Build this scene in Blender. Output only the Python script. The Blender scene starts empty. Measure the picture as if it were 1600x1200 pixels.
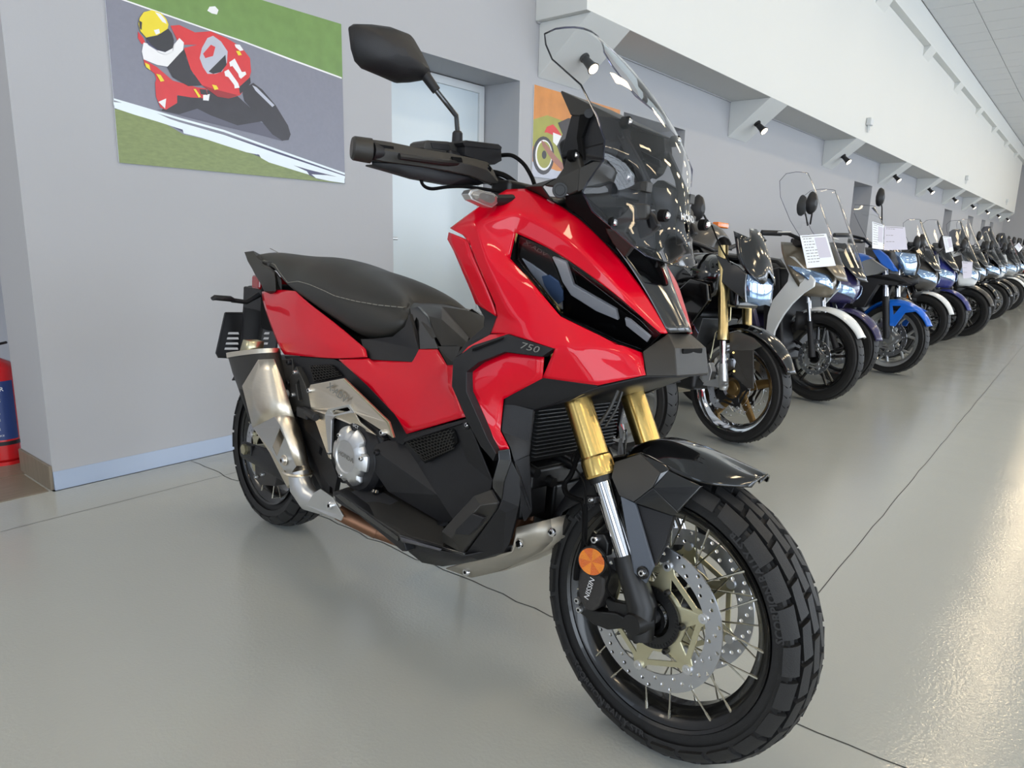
import bpy, bmesh, math, random
from math import sin, cos, pi, radians
from mathutils import Vector, Matrix
from mathutils.geometry import tessellate_polygon
random.seed(7)
S = bpy.context.scene
COL = S.collection
# ------------------------------------------------------------------ camera
F, YAW, PITCH, ROLL, CAMH = 1098.0569, -0.88739, -0.20228, 0.023435, 1.02865
CAMR = Matrix.Rotation(YAW, 3, 'Z') @ Matrix.Rotation(pi / 2 + PITCH, 3, 'X') @ Matrix.Rotation(ROLL, 3, 'Z')
CAMC = Vector((0, 0, CAMH))
cd = bpy.data.cameras.new('camera'); cam = bpy.data.objects.new('camera', cd); COL.objects.link(cam)
cd.sensor_fit = 'HORIZONTAL'; cd.sensor_width = 36; cd.lens = F / 1600 * 36; cd.clip_start = .05; cd.clip_end = 200
cam.matrix_world = Matrix.Translation(CAMC) @ CAMR.to_4x4()
S.camera = cam
S.view_settings.view_transform = 'Standard'; S.view_settings.look = 'None'
S.view_settings.exposure = 0.16; S.view_settings.gamma = 1; S.view_settings.use_curve_mapping = False
# ------------------------------------------------------------------ sky outside the glazed front
w = bpy.data.worlds.new('sky'); S.world = w; w.use_nodes = True
bg = w.node_tree.nodes['Background']; bg.inputs[0].default_value = (.72, .84, 1, 1); bg.inputs[1].default_value = 1.6
# daylight entering through the glazed street front (-Y side of the hall), plus an added fill from the left
def area(name, loc, rot, sx, sy, power, col):
    l = bpy.data.lights.new(name, 'AREA'); l.shape = 'RECTANGLE'; l.size = sx; l.size_y = sy; l.energy = power; l.color = col
    o = bpy.data.objects.new(name, l); COL.objects.link(o); o.location = loc; o.rotation_euler = rot
    return o
for i, x in enumerate((-4.5, 3.5, 11.5, 19.5, 27.5)):
    area('window_and_fill_light', (x, -10.9, 1.95), (-pi / 2, 0, pi), 7.2, 3.2, 330, (.80, .89, 1))
area('window_and_fill_light', (-8.8, -4, 1.95), (pi / 2, 0, -pi / 2), 9, 3.2, 330, (.80, .89, 1))  # added side fill for the bike's right flank; the left wall has no window

# ------------------------------------------------------------------ helpers
def setp(o, label=None, cat=None, group=None, kind=None):
    if label: o['label'] = label
    if cat: o['category'] = cat
    if group: o['group'] = group
    if kind: o['kind'] = kind
    return o
def srgb(r, g, b):
    f = lambda c: (c / 255 / 12.92) if c <= 10 else ((c / 255 + .055) / 1.055) ** 2.4
    return (f(r), f(g), f(b), 1)
def mat(name, col, rough=.5, metal=0, coat=0, bump=0, bscale=200, var=0, vscale=5, trans=0, alpha=1, emit=None, estr=0, spec=.5, aniso=0, coat_rough=.03, stretch=None):
    m = bpy.data.materials.new(name); m.use_nodes = True; nt = m.node_tree; b = nt.nodes['Principled BSDF']
    c = srgb(*col) if max(col) > 1 else (*col, 1)
    b.inputs['Base Color'].default_value = c; b.inputs['Roughness'].default_value = rough; b.inputs['Metallic'].default_value = metal
    b.inputs['Coat Weight'].default_value = coat; b.inputs['Coat Roughness'].default_value = coat_rough
    b.inputs['Specular IOR Level'].default_value = spec
    b.inputs['Transmission Weight'].default_value = trans; b.inputs['Alpha'].default_value = alpha
    if aniso: b.inputs['Anisotropic'].default_value = aniso
    if emit: b.inputs['Emission Color'].default_value = srgb(*emit); b.inputs['Emission Strength'].default_value = estr
    if bump or var:
        tc = nt.nodes.new('ShaderNodeTexCoord'); src = tc.outputs['Object']
        if stretch:
            mp = nt.nodes.new('ShaderNodeMapping'); mp.inputs['Scale'].default_value = stretch; nt.links.new(src, mp.inputs[0]); src = mp.outputs[0]
        if bump:
            n = nt.nodes.new('ShaderNodeTexNoise'); n.inputs['Scale'].default_value = bscale; n.inputs['Detail'].default_value = 2
            nt.links.new(src, n.inputs['Vector'])
            bp = nt.nodes.new('ShaderNodeBump'); bp.inputs['Strength'].default_value = bump; bp.inputs['Distance'].default_value = .002
            nt.links.new(n.outputs[0], bp.inputs['Height']); nt.links.new(bp.outputs[0], b.inputs['Normal'])
        if var:
            n = nt.nodes.new('ShaderNodeTexNoise'); n.inputs['Scale'].default_value = vscale; n.inputs['Detail'].default_value = 4
            nt.links.new(src, n.inputs['Vector'])
            mx = nt.nodes.new('ShaderNodeMix'); mx.data_type = 'RGBA'
            mx.inputs[6].default_value = tuple(x * (1 - var) for x in c[:3]) + (1,); mx.inputs[7].default_value = tuple(min(1, x * (1 + var)) for x in c[:3]) + (1,)
            nt.links.new(n.outputs[0], mx.inputs[0]); nt.links.new(mx.outputs[2], b.inputs['Base Color'])
    return m
M = {}
M['black'] = mat('matt_black_plastic', (25, 25, 28), .46, spec=.4, bump=.25, bscale=900)
M['black2'] = mat('grained_black_plastic', (40, 38, 35), .40, bump=.3, bscale=1200)
M['gloss'] = mat('gloss_black_paint', (8, 8, 9), .12, coat=1)
M['dark'] = mat('dark_interior', (8, 8, 9), .7, spec=.15)
M['grey'] = mat('matt_graphite_paint', (54, 53, 51), .42, bump=.1, bscale=1500)
M['plate'] = mat('grey_painted_metal', (96, 102, 112), .45, metal=.4, bump=.2, bscale=900)
M['red'] = mat('candy_red_paint', (210, 0, 32), .3, coat=.7, coat_rough=.02, spec=.1)
M['seat'] = mat('black_vinyl', (38, 37, 34), .44, bump=.35, bscale=700)
M['thread'] = mat('grey_thread', (140, 138, 130), .8)
M['steel'] = mat('brushed_stainless', (236, 226, 208), .3, metal=1, bump=.12, bscale=60, stretch=(1, 20, 20), var=.08, vscale=9)
M['alu'] = mat('satin_aluminium', (214, 215, 216), .34, metal=.9)
M['gold'] = mat('gold_anodised', (224, 190, 116), .22, metal=1, bump=.05, bscale=300)
M['palegold'] = mat('pale_gold_alloy', (206, 200, 168), .32, metal=.9)
M['chrome'] = mat('chrome', (225, 225, 228), .07, metal=1)
M['rotor'] = mat('ground_steel_rotor', (196, 198, 203), .3, metal=1, bump=.1, bscale=90)
M['spoke'] = mat('spoke_steel', (200, 196, 182), .25, metal=1)
M['tyre'] = mat('tyre_rubber', (28, 28, 29), .6, bump=.3, bscale=500, var=.15, vscale=20)
M['rim'] = mat('black_rim', (12, 12, 13), .26, coat=.4)
M['hub'] = mat('black_hub', (18, 18, 19), .4)
M['caliper'] = mat('dark_cast_caliper', (66, 64, 63), .5, metal=.5, bump=.3, bscale=400)
M['skid'] = mat('dirty_aluminium', (182, 176, 164), .45, metal=.7, var=.25, vscale=14)
M['copper'] = mat('heat_browned_pipe', (134, 98, 76), .45, metal=.8, var=.25, vscale=10)
M['amber'] = mat('amber_reflector', (235, 130, 10), .18, coat=1, bump=.8, bscale=700, var=.25, vscale=60)
M['white'] = mat('white_print', (235, 235, 235), .5)
M['greyprint'] = mat('grey_print', (120, 118, 112), .5)
M['paper'] = mat('paper', (228, 231, 238), .7)
M['glassdark'] = mat('smoked_lens', (20, 20, 22), .05, coat=1, trans=.2)
def clearmat(name, tint, ior=1.45, rough=0., refl=1.0):
    m = bpy.data.materials.new(name); m.use_nodes = True; nt = m.node_tree; nt.nodes.clear()
    o = nt.nodes.new('ShaderNodeOutputMaterial'); t = nt.nodes.new('ShaderNodeBsdfTransparent'); t.inputs[0].default_value = tint
    g = nt.nodes.new('ShaderNodeBsdfGlossy'); g.inputs['Roughness'].default_value = .03; g.inputs[0].default_value = (refl, refl, refl, 1)
    f = nt.nodes.new('ShaderNodeFresnel'); f.inputs[0].default_value = ior; mx = nt.nodes.new('ShaderNodeMixShader')
    nt.links.new(f.outputs[0], mx.inputs[0]); nt.links.new(t.outputs[0], mx.inputs[1]); nt.links.new(g.outputs[0], mx.inputs[2]); nt.links.new(mx.outputs[0], o.inputs[0])
    return m
M['screen'] = clearmat('clear_polycarbonate', (.93, .94, .95, 1), 1.5)
M['edge'] = clearmat('screen_edge', (.42, .42, .52, 1), 1.5)
M['lens'] = clearmat('clear_lens', (.92, .93, .95, 1), 1.5)
M['smoke'] = clearmat('smoked_screen', (.16, .16, .18, 1), 1.5)

class MB:
    def __init__(s): s.v = []; s.f = []; s.m = []
    def add(s, vs, fs, mi=0):
        n = len(s.v); s.v += [Vector(v) for v in vs]; s.f += [tuple(i + n for i in f) for f in fs]; s.m += [mi] * len(fs); return s
    def box(s, c, sz, rot=None, mi=0, taper=1):
        c = Vector(c); vs = []
        for z in (-1, 1):
            k = 1 if z < 0 else taper
            for x, y in ((-1, -1), (1, -1), (1, 1), (-1, 1)):
                q = Vector((x * sz[0] / 2 * k, y * sz[1] / 2 * k, z * sz[2] / 2)); vs.append(c + (rot @ q if rot else q))
        return s.add(vs, [(0, 3, 2, 1), (4, 5, 6, 7), (0, 1, 5, 4), (1, 2, 6, 5), (2, 3, 7, 6), (3, 0, 4, 7)], mi)
    def tube(s, pts, r, n=10, mi=0, caps=True, flat=1, up=None):
        pts = [Vector(p) for p in pts]; k = len(pts); rs = r if isinstance(r, (list, tuple)) else [r] * k
        vs = []; up = Vector(up) if up else Vector((.123, .377, .917)); 
        d0 = (pts[1] - pts[0]).normalized(); a = d0.cross(up)
        if a.length < 1e-3: a = d0.cross(Vector((1, 0, 0)))
        a.normalize()
        for i in range(k):
            d = (pts[min(i + 1, k - 1)] - pts[max(i - 1, 0)]).normalized()
            a = (a - d * a.dot(d)).normalized(); b = d.cross(a)
            for j in range(n):
                t = 2 * pi * j / n; vs.append(pts[i] + (a * cos(t) + b * sin(t) * flat) * rs[i])
        fs = [(i * n + j, i * n + (j + 1) % n, (i + 1) * n + (j + 1) % n, (i + 1) * n + j) for i in range(k - 1) for j in range(n)]
        if caps: fs += [tuple(range(n))[::-1], tuple((k - 1) * n + j for j in range(n))]
        return s.add(vs, fs, mi)
    def rev(s, prof, c=(0, 0, 0), n=48, mi=0, axis='y', closed=False):
        c = Vector(c); vs = []
        for r, y in prof:
            for j in range(n):
                t = 2 * pi * j / n
                q = Vector((r * cos(t), y, r * sin(t))) if axis == 'y' else (Vector((r * cos(t), r * sin(t), y)) if axis == 'z' else Vector((y, r * cos(t), r * sin(t))))
                vs.append(c + q)
        k = len(prof); fs = []
        for i in range(k if closed else k - 1):
            i2 = (i + 1) % k
            fs += [(i * n + j, i2 * n + j, i2 * n + (j + 1) % n, i * n + (j + 1) % n) for j in range(n)]
        return s.add(vs, fs, mi)
    def grid(s, rows, mi=0, closed=False):
        n = len(rows[0]); vs = [v for r in rows for v in r]
        fs = [(i * n + j, i * n + (j + 1) % n, (i + 1) * n + (j + 1) % n, (i + 1) * n + j) for i in range(len(rows) - 1) for j in range(n if closed else n - 1)]
        return s.add(vs, fs, mi)
    def prism(s, loops, off, mi=0):
        """loops: outer + holes as 3D points; extruded by vector off"""
        off = Vector(off); loops = [[Vector(p) for p in l] for l in loops]
        tri = tessellate_polygon(loops if len(loops) > 1 else [loops[0]])
        flat = [p for l in loops for p in l]; n = len(flat)
        vs = flat + [p + off for p in flat]; fs = [tuple(t) for t in tri] + [tuple(i + n for i in t)[::-1] for t in tri]
        k = 0
        for l in loops:
            L = len(l)
            for i in range(L): a, b = k + i, k + (i + 1) % L; fs.append((a, b, b + n, a + n))
            k += L
        return s.add(vs, fs, mi)
    def mirror(s):
        t = MB(); t.v = [Vector((v.x, -v.y, v.z)) for v in s.v]; t.f = [tuple(reversed(f)) for f in s.f]; t.m = list(s.m); return t
    def xf(s, mtx):
        s.v = [mtx @ v for v in s.v]; return s
    def build(s, name, mats, parent=None, ang=30, bevel=0, sub=0, crease=None, solid=0, label=None, kind=None, loc=None, rot=None, bseg=2, flip=False, link=True, corner=22):
        me = bpy.data.meshes.new(name); me.from_pydata([tuple(v) for v in s.v], [], s.f)
        if not isinstance(mats, (list, tuple)): mats = [mats]
        for m in mats: me.materials.append(M[m] if isinstance(m, str) else m)
        me.polygons.foreach_set('material_index', s.m)
        bm = bmesh.new(); bm.from_mesh(me)
        if not solid or True:
            bmesh.ops.recalc_face_normals(bm, faces=bm.faces)
        if sub:
            cl = bm.edges.layers.float.get('crease_edge') or bm.edges.layers.float.new('crease_edge')
            for e in bm.edges:
                if e.is_boundary: e[cl] = 1
                elif crease:
                    for a, b, c in crease:
                        if {e.verts[0].index, e.verts[1].index} == {a, b}: e[cl] = c
        if sub:
            vl = bm.verts.layers.float.get('crease_vert') or bm.verts.layers.float.new('crease_vert')
            for v in bm.verts:
                be = [e for e in v.link_edges if e.is_boundary]
                if len(be) == 2:
                    a_ = (be[0].other_vert(v).co - v.co).angle(v.co - be[1].other_vert(v).co, 0)
                    if a_ > radians(corner): v[vl] = 1
        bm.to_mesh(me); bm.free()
        me.polygons.foreach_set('use_smooth', [True] * len(me.polygons))
        if not sub: me.set_sharp_from_angle(angle=radians(ang))
        me.update()
        o = bpy.data.objects.new(name, me)
        if link: COL.objects.link(o)
        if parent: o.parent = parent
        if loc: o.location = loc
        if rot: o.rotation_euler = rot
        if sub:
            md = o.modifiers.new('s', 'SUBSURF'); md.levels = sub; md.render_levels = sub; md.boundary_smooth = 'PRESERVE_CORNERS'
        if solid:
            md = o.modifiers.new('t', 'SOLIDIFY'); md.thickness = solid; md.offset = 0
        if bevel:
            md = o.modifiers.new('b', 'BEVEL'); md.width = bevel; md.segments = bseg; md.limit_method = 'ANGLE'; md.angle_limit = radians(35); md.harden_normals = True
        if label: o['label'] = label
        if kind: o['kind'] = kind
        return o
def empty(name, loc=(0, 0, 0), rot=(0, 0, 0), **kw):
    o = bpy.data.objects.new(name, None); COL.objects.link(o); o.location = loc; o.rotation_euler = rot; o.empty_display_size = .1
    return setp(o, **kw)
_txt = {}
def text2d(body, size=1, shear=0, bold=0):
    """mesh of a word: flat verts in xy, faces; centred"""
    c = bpy.data.curves.new('t', 'FONT'); c.body = body; c.size = size; c.align_x = 'CENTER'; c.align_y = 'CENTER'; c.shear = shear; c.offset = bold; c.resolution_u = 2
    o = bpy.data.objects.new('t', c); COL.objects.link(o)
    dg = bpy.context.evaluated_depsgraph_get(); dg.update()
    me = bpy.data.meshes.new_from_object(o.evaluated_get(dg))
    vs = [v.co.copy() for v in me.vertices]; fs = [tuple(p.vertices) for p in me.polygons]
    bpy.data.objects.remove(o); bpy.data.curves.remove(c); bpy.data.meshes.remove(me)
    return vs, fs
def text_on(name, body, size, origin, ex, ey, m, parent, shear=0, bold=0, off=.0008, squash=1, **kw):
    vs, fs = text2d(body, size, shear, bold); ex = Vector(ex).normalized(); ey = Vector(ey).normalized(); n = ex.cross(ey)
    b = MB(); b.add([Vector(origin) + ex * v.x * squash + ey * v.y + n * off for v in vs], fs); 
    me = bpy.data.meshes.new(name); me.from_pydata([tuple(v) for v in b.v], [], b.f); me.materials.append(M[m] if isinstance(m, str) else m)
    o = bpy.data.objects.new(name, me); COL.objects.link(o); o.parent = parent
    for k, v in kw.items(): o[k] = v
    return o
def ray(u, v): return CAMR @ Vector(((u - 800) / F, -(v - 600) / F, -1))
def wp(u, v, ax, val):
    d = ray(u, v); return CAMC + d * ((val - CAMC[ax]) / d[ax])
def warp_noise(nt): pass
# ------------------------------------------------------------------ the hall
WY = 3.111; X0 = .92; XE = 33.1; H = 4.67; FY = 2.702
def noise_mat(name, c, rough, bump, bscale, var, vscale, **k): return mat(name, c, rough, bump=bump, bscale=bscale, var=var, vscale=vscale, **k)
M['wall'] = mat('grey_wall_paint', (170, 171, 175), .75, bump=.12, bscale=60, var=.02, vscale=1.2)
M['fascia'] = mat('white_fascia_paint', (214, 216, 214), .7, bump=.1, bscale=60, var=.015, vscale=1)
M['cove'] = mat('blue_grey_skirting_paint', (160, 174, 196), .3)
M['ceil'] = mat('ceiling_tile', (216, 218, 220), .85, bump=.2, bscale=40)
M['ceilgap'] = mat('ceiling_grid', (196, 199, 202), .8)
M['tilefloor'] = mat('wood_look_tile', (122, 112, 98), .4, var=.25, vscale=7, bump=.1, bscale=30, stretch=(1, 9, 1))
M['grout'] = mat('grout', (160, 155, 145), .8)
M['joint'] = mat('floor_joint', (60, 62, 62), .8)
# glossy epoxy floor with a fine orange peel
fm = mat('epoxy_floor', (174, 177, 173), .10, coat=0, var=.035, vscale=.8); M['floor'] = fm
nt = fm.node_tree; b = nt.nodes['Principled BSDF']; tc = nt.nodes.new('ShaderNodeTexCoord')
n1 = nt.nodes.new('ShaderNodeTexNoise'); n1.inputs['Scale'].default_value = 120; n1.inputs['Detail'].default_value = 3
n2 = nt.nodes.new('ShaderNodeTexNoise'); n2.inputs['Scale'].default_value = 3; n2.inputs['Detail'].default_value = 2
bp = nt.nodes.new('ShaderNodeBump'); bp.inputs['Strength'].default_value = .22; bp.inputs['Distance'].default_value = .003
bp2 = nt.nodes.new('ShaderNodeBump'); bp2.inputs['Strength'].default_value = .12; bp2.inputs['Distance'].default_value = .02
for n in (n1, n2): nt.links.new(tc.outputs['Object'], n.inputs['Vector'])
nt.links.new(n1.outputs[0], bp.inputs['Height']); nt.links.new(n2.outputs[0], bp2.inputs['Height']); nt.links.new(bp2.outputs[0], bp.inputs['Normal']); nt.links.new(bp.outputs[0], b.inputs['Normal'])
b.inputs['Specular IOR Level'].default_value = .6
def stru(b, name, m, **k): return b.build(name, m, kind='structure', **k)
fl = stru(MB().box((11, -4, -.05), (50, 15, .1)).box((17.46, 3.3, -.05), (33.1, .42, .1)), 'floor', 'floor')
fl.data.name = 'floor'
# floor joints: thin saw cuts
j = MB()
def crack(pts, wd=.003):
    pts = [Vector((x, y, .0006)) for x, y in pts]
    L = []; R_ = []
    for i, p in enumerate(pts):
        d = (pts[min(i + 1, len(pts) - 1)] - pts[max(0, i - 1)]).normalized(); n = Vector((-d.y, d.x, 0)) * wd / 2
        L.append(p + n); R_.append(p - n)
    j.grid([L, R_])
rnd = random.Random(3)
crack([(1.45 + .02 * (rnd.random() - .5) + .02, 3.08 - i * .06) for i in range(120)], .004)
crack([(.3 + .12 * i, 2.79 + .004 * rnd.random()) for i in range(12)], .0022)
crack([(1.6 + .15 * i, .51 + .006 * (rnd.random() - .5)) for i in range(100)], .003)
crack([(6.0 + .01 * rnd.random(), 2.9 - .1 * i) for i in range(100)], .0018)
j.build('floor_joint', 'joint', fl, kind='stuff')
# wall with a door recess and small niches along it
def wall_x(name, y, x0, x1, z0, z1, holes, m, depth=.35, th=.36):
    loops = [[(x0, y, z0), (x1, y, z0), (x1, y, z1), (x0, y, z1)]]
    for a, c, d, e in holes: loops.append([(a, y, d), (a, y, e), (c, y, e), (c, y, d)])
    return stru(MB().prism(loops, (0, th, 0)), name, m)
niches = [(5.16, 6.26, .02, 2.055), (12.16, 13.28, .02, 2.05), (20.6, 21.75, .02, 2.03), (24.7, 25.8, .02, 2.03), (27.8, 28.8, .02, 2.03), (30.1, 31.1, .02, 2.03)]
wl = wall_x('wall_back', WY, X0, XE + 1.2, 0, H, [(2.72, 3.83, .02, 2.055)] + niches, 'wall')
for i, (a, c, d, e) in enumerate(niches):
    stru(MB().box(((a + c) / 2, WY + .33, (d + e) / 2), (c - a - .002, .05, e - d - .002)), 'wall_niche', 'wall', parent=wl)
# door: pale glazed panel set back in its reveal
M['door'] = mat('pale_blue_frosted_panel', (205, 216, 222), .25, var=.02, vscale=1)
M['doorframe'] = mat('white_door_frame', (206, 210, 212), .5)
d = empty('door_1', (3.27, WY + .3, .02), kind='structure')
MB().box((0, .03, 1.01), (1.0, .03, 1.97)).build('door_leaf', 'door', d, bevel=.004)
MB().prism([[(-.55, 0, 0), (.55, 0, 0), (.55, 0, 2.03), (-.55, 0, 2.03)], [(-.5, 0, .03), (-.5, 0, 1.98), (.5, 0, 1.98), (.5, 0, .03)]], (0, .055, 0)).build('door_frame', 'doorframe', d, bevel=.004)
MB().tube([(-.42, -.005, 1.0), (-.42, -.05, 1.0), (-.3, -.05, 1.0)], .009).build('door_handle', 'alu', d)
MB().box((3.27, WY + .36, 1.03), (1.1, .03, 2.05)).build('door_backing', 'dark', wl)
# soffit box + fascia
st = stru(MB().box(((4.0 + XE) / 2 - .0, (FY + WY) / 2, (2.453 + 4.28) / 2), (XE - 3.95, WY - FY, 4.28 - 2.453)), 'wall_fascia', 'fascia', bevel=.004)
M['soffit'] = M['fascia']
stru(MB().box(((3.97 + XE) / 2 + .3, WY - .006, 2.449), (XE - 3.4, .012, .012)), 'trim_1', 'wall')
# beam along the top of the fascia
stru(MB().box(((XE + 1) / 2 - 1, 2.85, (4.28 + H) / 2), (XE + 3, .5, H - 4.28 - .002)), 'trim_2', 'fascia', bevel=.004)
hb = None
for i in range(10):
    x = 4.41 + 3.2 * i
    if x > XE: break
    b = MB().prism([[(x - .24, 2.60, 4.279), (x - .24, 2.703, 4.279), (x - .24, 2.703, 4.13)]], (.48, 0, 0))
    b.build('beam_haunch', 'fascia', st)
# wall brackets and spotlights
def spot(x, y, z):
    e = empty('track_spotlight', (x, y, z), label='spot', cat='spotlight')
    return e
ordn = ['first', 'second', 'third', 'fourth', 'fifth', 'sixth', 'seventh', 'eighth', 'ninth', 'tenth']
BR = [4.30 + 3.2 * i - (.0 if i == 0 else .0) for i in range(10)]
M['lampglow'] = mat('lamp_face', (255, 245, 225), .5, emit=(255, 236, 200), estr=14)
proto = None
for i, x in enumerate(BR):
    if x > XE: break
    xx = x + .02 if i == 0 else x + .03 + .6 * 0
    x1, x2 = 4.02 + 3.2 * i, 4.51 + 3.2 * i
    MB().prism([[(x1, WY - .001, 2.11), (x1, WY - .001, 2.452), (x1, FY + .0, 2.452)]], (x2 - x1, 0, 0)).build('wall_bracket', 'fascia', st, bevel=.003)
    # spotlight on the sloped face
    cx = (x1 + x2) / 2 + .02; cy = FY + .22; cz = 2.11 + (WY - cy) / (WY - FY) * .342
    e = empty('spotlight', (cx, cy, cz), label=('small black spotlight on the %s wall bracket from the left, lit' % ordn[i]), cat='spotlight', group='spotlights under the fascia')
    n = Vector((0, -.64, -.768)).normalized()
    MB().tube([n * 0, n * .02], .035, 16).build('mount', 'black', e, bevel=.002)
    MB().tube([n * .015, n * .05 + Vector((.0, -.0, -.0))], .008, 8).build('stem', 'black', e)
    a = n * .05; dr = Vector((-.08, -.72, -.68)).normalized()
    MB().tube([a - dr * .03, a + dr * .045, a + dr * .075], [.026, .033, .045], 18).build('head', 'black', e, bevel=.001)
    MB().tube([a + dr * .0755, a + dr * .079], .036, 16).build('lamp_face', 'lampglow', e)
# junction boxes on the fascia
for k, x in enumerate((10.84, 20.11, 29.6)):
    e = empty('alarm_box', (x, FY, 2.66), label='small white alarm box on the fascia, %s from the left' % ordn[k], cat='alarm', group='alarm boxes on the fascia')
    MB().box((0, -.035, .05), (.14, .07, .1)).build('housing', 'doorframe', e, bevel=.015)
    MB().tube([(-.03, -.03, 0), (-.03, -.03, -.09)], .012).tube([(.03, -.03, 0), (.03, -.03, -.06)], .012).build('cable_stub', 'doorframe', e)
# far end wall, side wall, front wall with windows
stru(MB().box((XE + 1.3, -3.5, H / 2), (.2, 15, H)), 'wall_end', 'wall')
stru(MB().box((-9.2, -4, H / 2), (.3, 15, H)), 'wall_left', 'wall')
stru(MB().prism([[(-9, -11.2, 0), (34.3, -11.2, 0), (34.3, -11.2, H), (-9, -11.2, H)]] + [[(a, -11.2, .35), (a, -11.2, 3.55), (a + 7.2, -11.2, 3.55), (a + 7.2, -11.2, .35)] for a in (-8.1, -.1, 7.9, 15.9, 23.9)], (0, .15, 0)), 'wall_front', 'wall')
mul = MB()
for a in (-8.1, -.1, 7.9, 15.9, 23.9):
    for k in range(7): mul.box((a + 1.2 * k, -10.85, 1.95), (.07, .06, 3.2))
    mul.box((a + 3.6, -10.85, 2.7), (7.2, .06, .06))
mul.build('window_1', 'alu', kind='structure')
# ceiling
ce = stru(MB().box((12.6, -4.2, H + .06), (44, 16.5, .1)), 'ceiling', 'ceilgap')
tm = None; tb = MB()
random.seed(5)
for ix in range(-14, 56):
    for iy in range(0, 23):
        cx, cy = .3 + .6 * ix, 2.29 - .6 * iy
        near = 7.5 < cx < 33.2 and iy < 5
        if near:
            if tm is None:
                tm = MB().box((0, 0, 0), (.588, .588, .012)).build('ceiling_tile', 'ceil', ce, loc=(cx, cy, H + .004)); o = tm
            else:
                o = tm.copy(); COL.objects.link(o)
            o.location = (cx, cy, H + .002 + random.random() * .003)
        else: tb.box((cx, cy, H + .003), (.588, .588, .012))
tb.build('far_ceiling_tiles', 'ceil', ce, kind='stuff')
# ceiling lamps: warm rectangular panels in rows
M['panel'] = mat('lamp_panel', (255, 244, 220), .5, emit=(255, 230, 190), estr=18)
pf = None
for r, y in enumerate((.42, -2.8, -6.0, -9.2)):
    for i in range(-2, 10):
        x = 4.0 + 3.2 * i
        if pf is None:
            pf = empty('ceiling_lamp', (x, y, H - .01), label='rectangular ceiling light panel in the rows over the aisle', cat='ceiling light', group='ceiling light panels')
            f0 = MB().box((0, 0, -.012), (1.24, .34, .03)).build('lamp_frame', 'doorframe', pf, bevel=.003)
            f1 = MB().box((0, 0, -.03), (1.18, .28, .008)).build('lamp_diffuser', 'panel', pf)
        else:
            e = pf.copy(); COL.objects.link(e); e.location = (x, y, H - .01)
            for q in (f0, f1): c = q.copy(); COL.objects.link(c); c.parent = e
# annex behind the wall corner
t = stru(MB().box((-3.9, 6.5, -.055), (9.7, 6.9, .1)), 'floor_annex', 'grout')
tile = None
for ix in range(-3, 2):
    for iy in range(0, 5):
        cx, cy = .69 - .615 * ix - .0, 3.28 + .31 * iy
        if ix == 0: pass
        c0 = (X0 - .02 - .305 - .612 * (ix + 3) + (iy % 2) * .2, 3.105 + .151 + .306 * iy, -.002)
        if tile is None: tile = MB().box((0, 0, 0), (.606, .3, .012)).build('floor_tile', 'tilefloor', t, bevel=.001)
        else: tile = tile.copy(); COL.objects.link(tile)
        tile.location = c0
stru(MB().box((X0 - .006, 3.29, .05), (.012, .36, .1)), 'baseboard_left', 'tileb' if 'tileb' in M else 'tilefloor', bevel=.002)
stru(MB().box((-2.6, 4.3, H / 2), (8.4, .2, H)), 'wall_annex', 'wall')
stru(MB().box((X0 + 1, 4.6, H / 2), (.2, 2.2, H)), 'wall_annex_side', 'wall')
stru(MB().prism([[(X0, WY, .0), (X0, WY - .012, .0), (X0, WY - .003, .075), (X0, WY, .075)]], (1.8, 0, 0)).prism([[(3.83, WY, .0), (3.83, WY - .012, .0), (3.83, WY - .003, .075), (3.83, WY, .075)]], (29, 0, 0)), 'baseboard_back', 'cove')
area('added_annex_light', (-1.6, 3.7, 3.2), (radians(20), radians(-35), 0), 1.2, .5, 20, (1, .88, .70))  # unseen warm light, added to brighten the end face of the wall
# posters
def poster(name, quad_x, z0, z1, layers, label):
    x0, x1 = quad_x; W = x1 - x0; Hh = z1 - z0
    e = empty(name, (x0, WY, z0), label=label, cat='poster')
    MB().box((W / 2, -.004, Hh / 2), (W, .006, Hh)).build('board', M['paper'], e, bevel=.001)
    b = MB(); mats = []; k = 0
    for (m, pts) in layers:
        if m not in mats: mats.append(m)
        k += 1; y = -.0075 - k * .00012
        P_ = [Vector((x * W, y, (1 - v) * Hh)) for x, v in pts]
        if len(P_) < 3: continue
        tri = tessellate_polygon([P_]); b.add(P_, [tuple(t) for t in tri], mats.index(m))
    o = b.build('printed_picture', [M[m] for m in mats], e)
    return e
def pm(n, c, var=.15, vs=14, stretch=None): M['p_' + n] = mat('print_' + n, c, .35, var=var, vscale=vs, stretch=stretch)
pm('grass', (104, 138, 72), .2, 16); pm('tar', (122, 124, 138), .08, 60); pm('grass2', (118, 132, 76), .28, 40, (1, 1, 3)); pm('kerb', (222, 232, 238), .05)
pm('navy', (62, 62, 96), .1); pm('red', (205, 44, 50), .12, 20); pm('yellow', (226, 206, 40), .08); pm('dk', (42, 40, 48), .3, 20); pm('white', (228, 228, 230), .05); pm('visor', (36, 38, 46), .1)
pm('ltgrey', (178, 182, 196), .1); pm('or', (198, 128, 60), .3, 9); pm('olive', (150, 150, 64), .25, 8); pm('copper', (150, 98, 84), .2); pm('shadow', (84, 84, 100), .1); pm('skin', (235, 150, 60), .1)
pm('redd', (150, 26, 34), .12)
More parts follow.
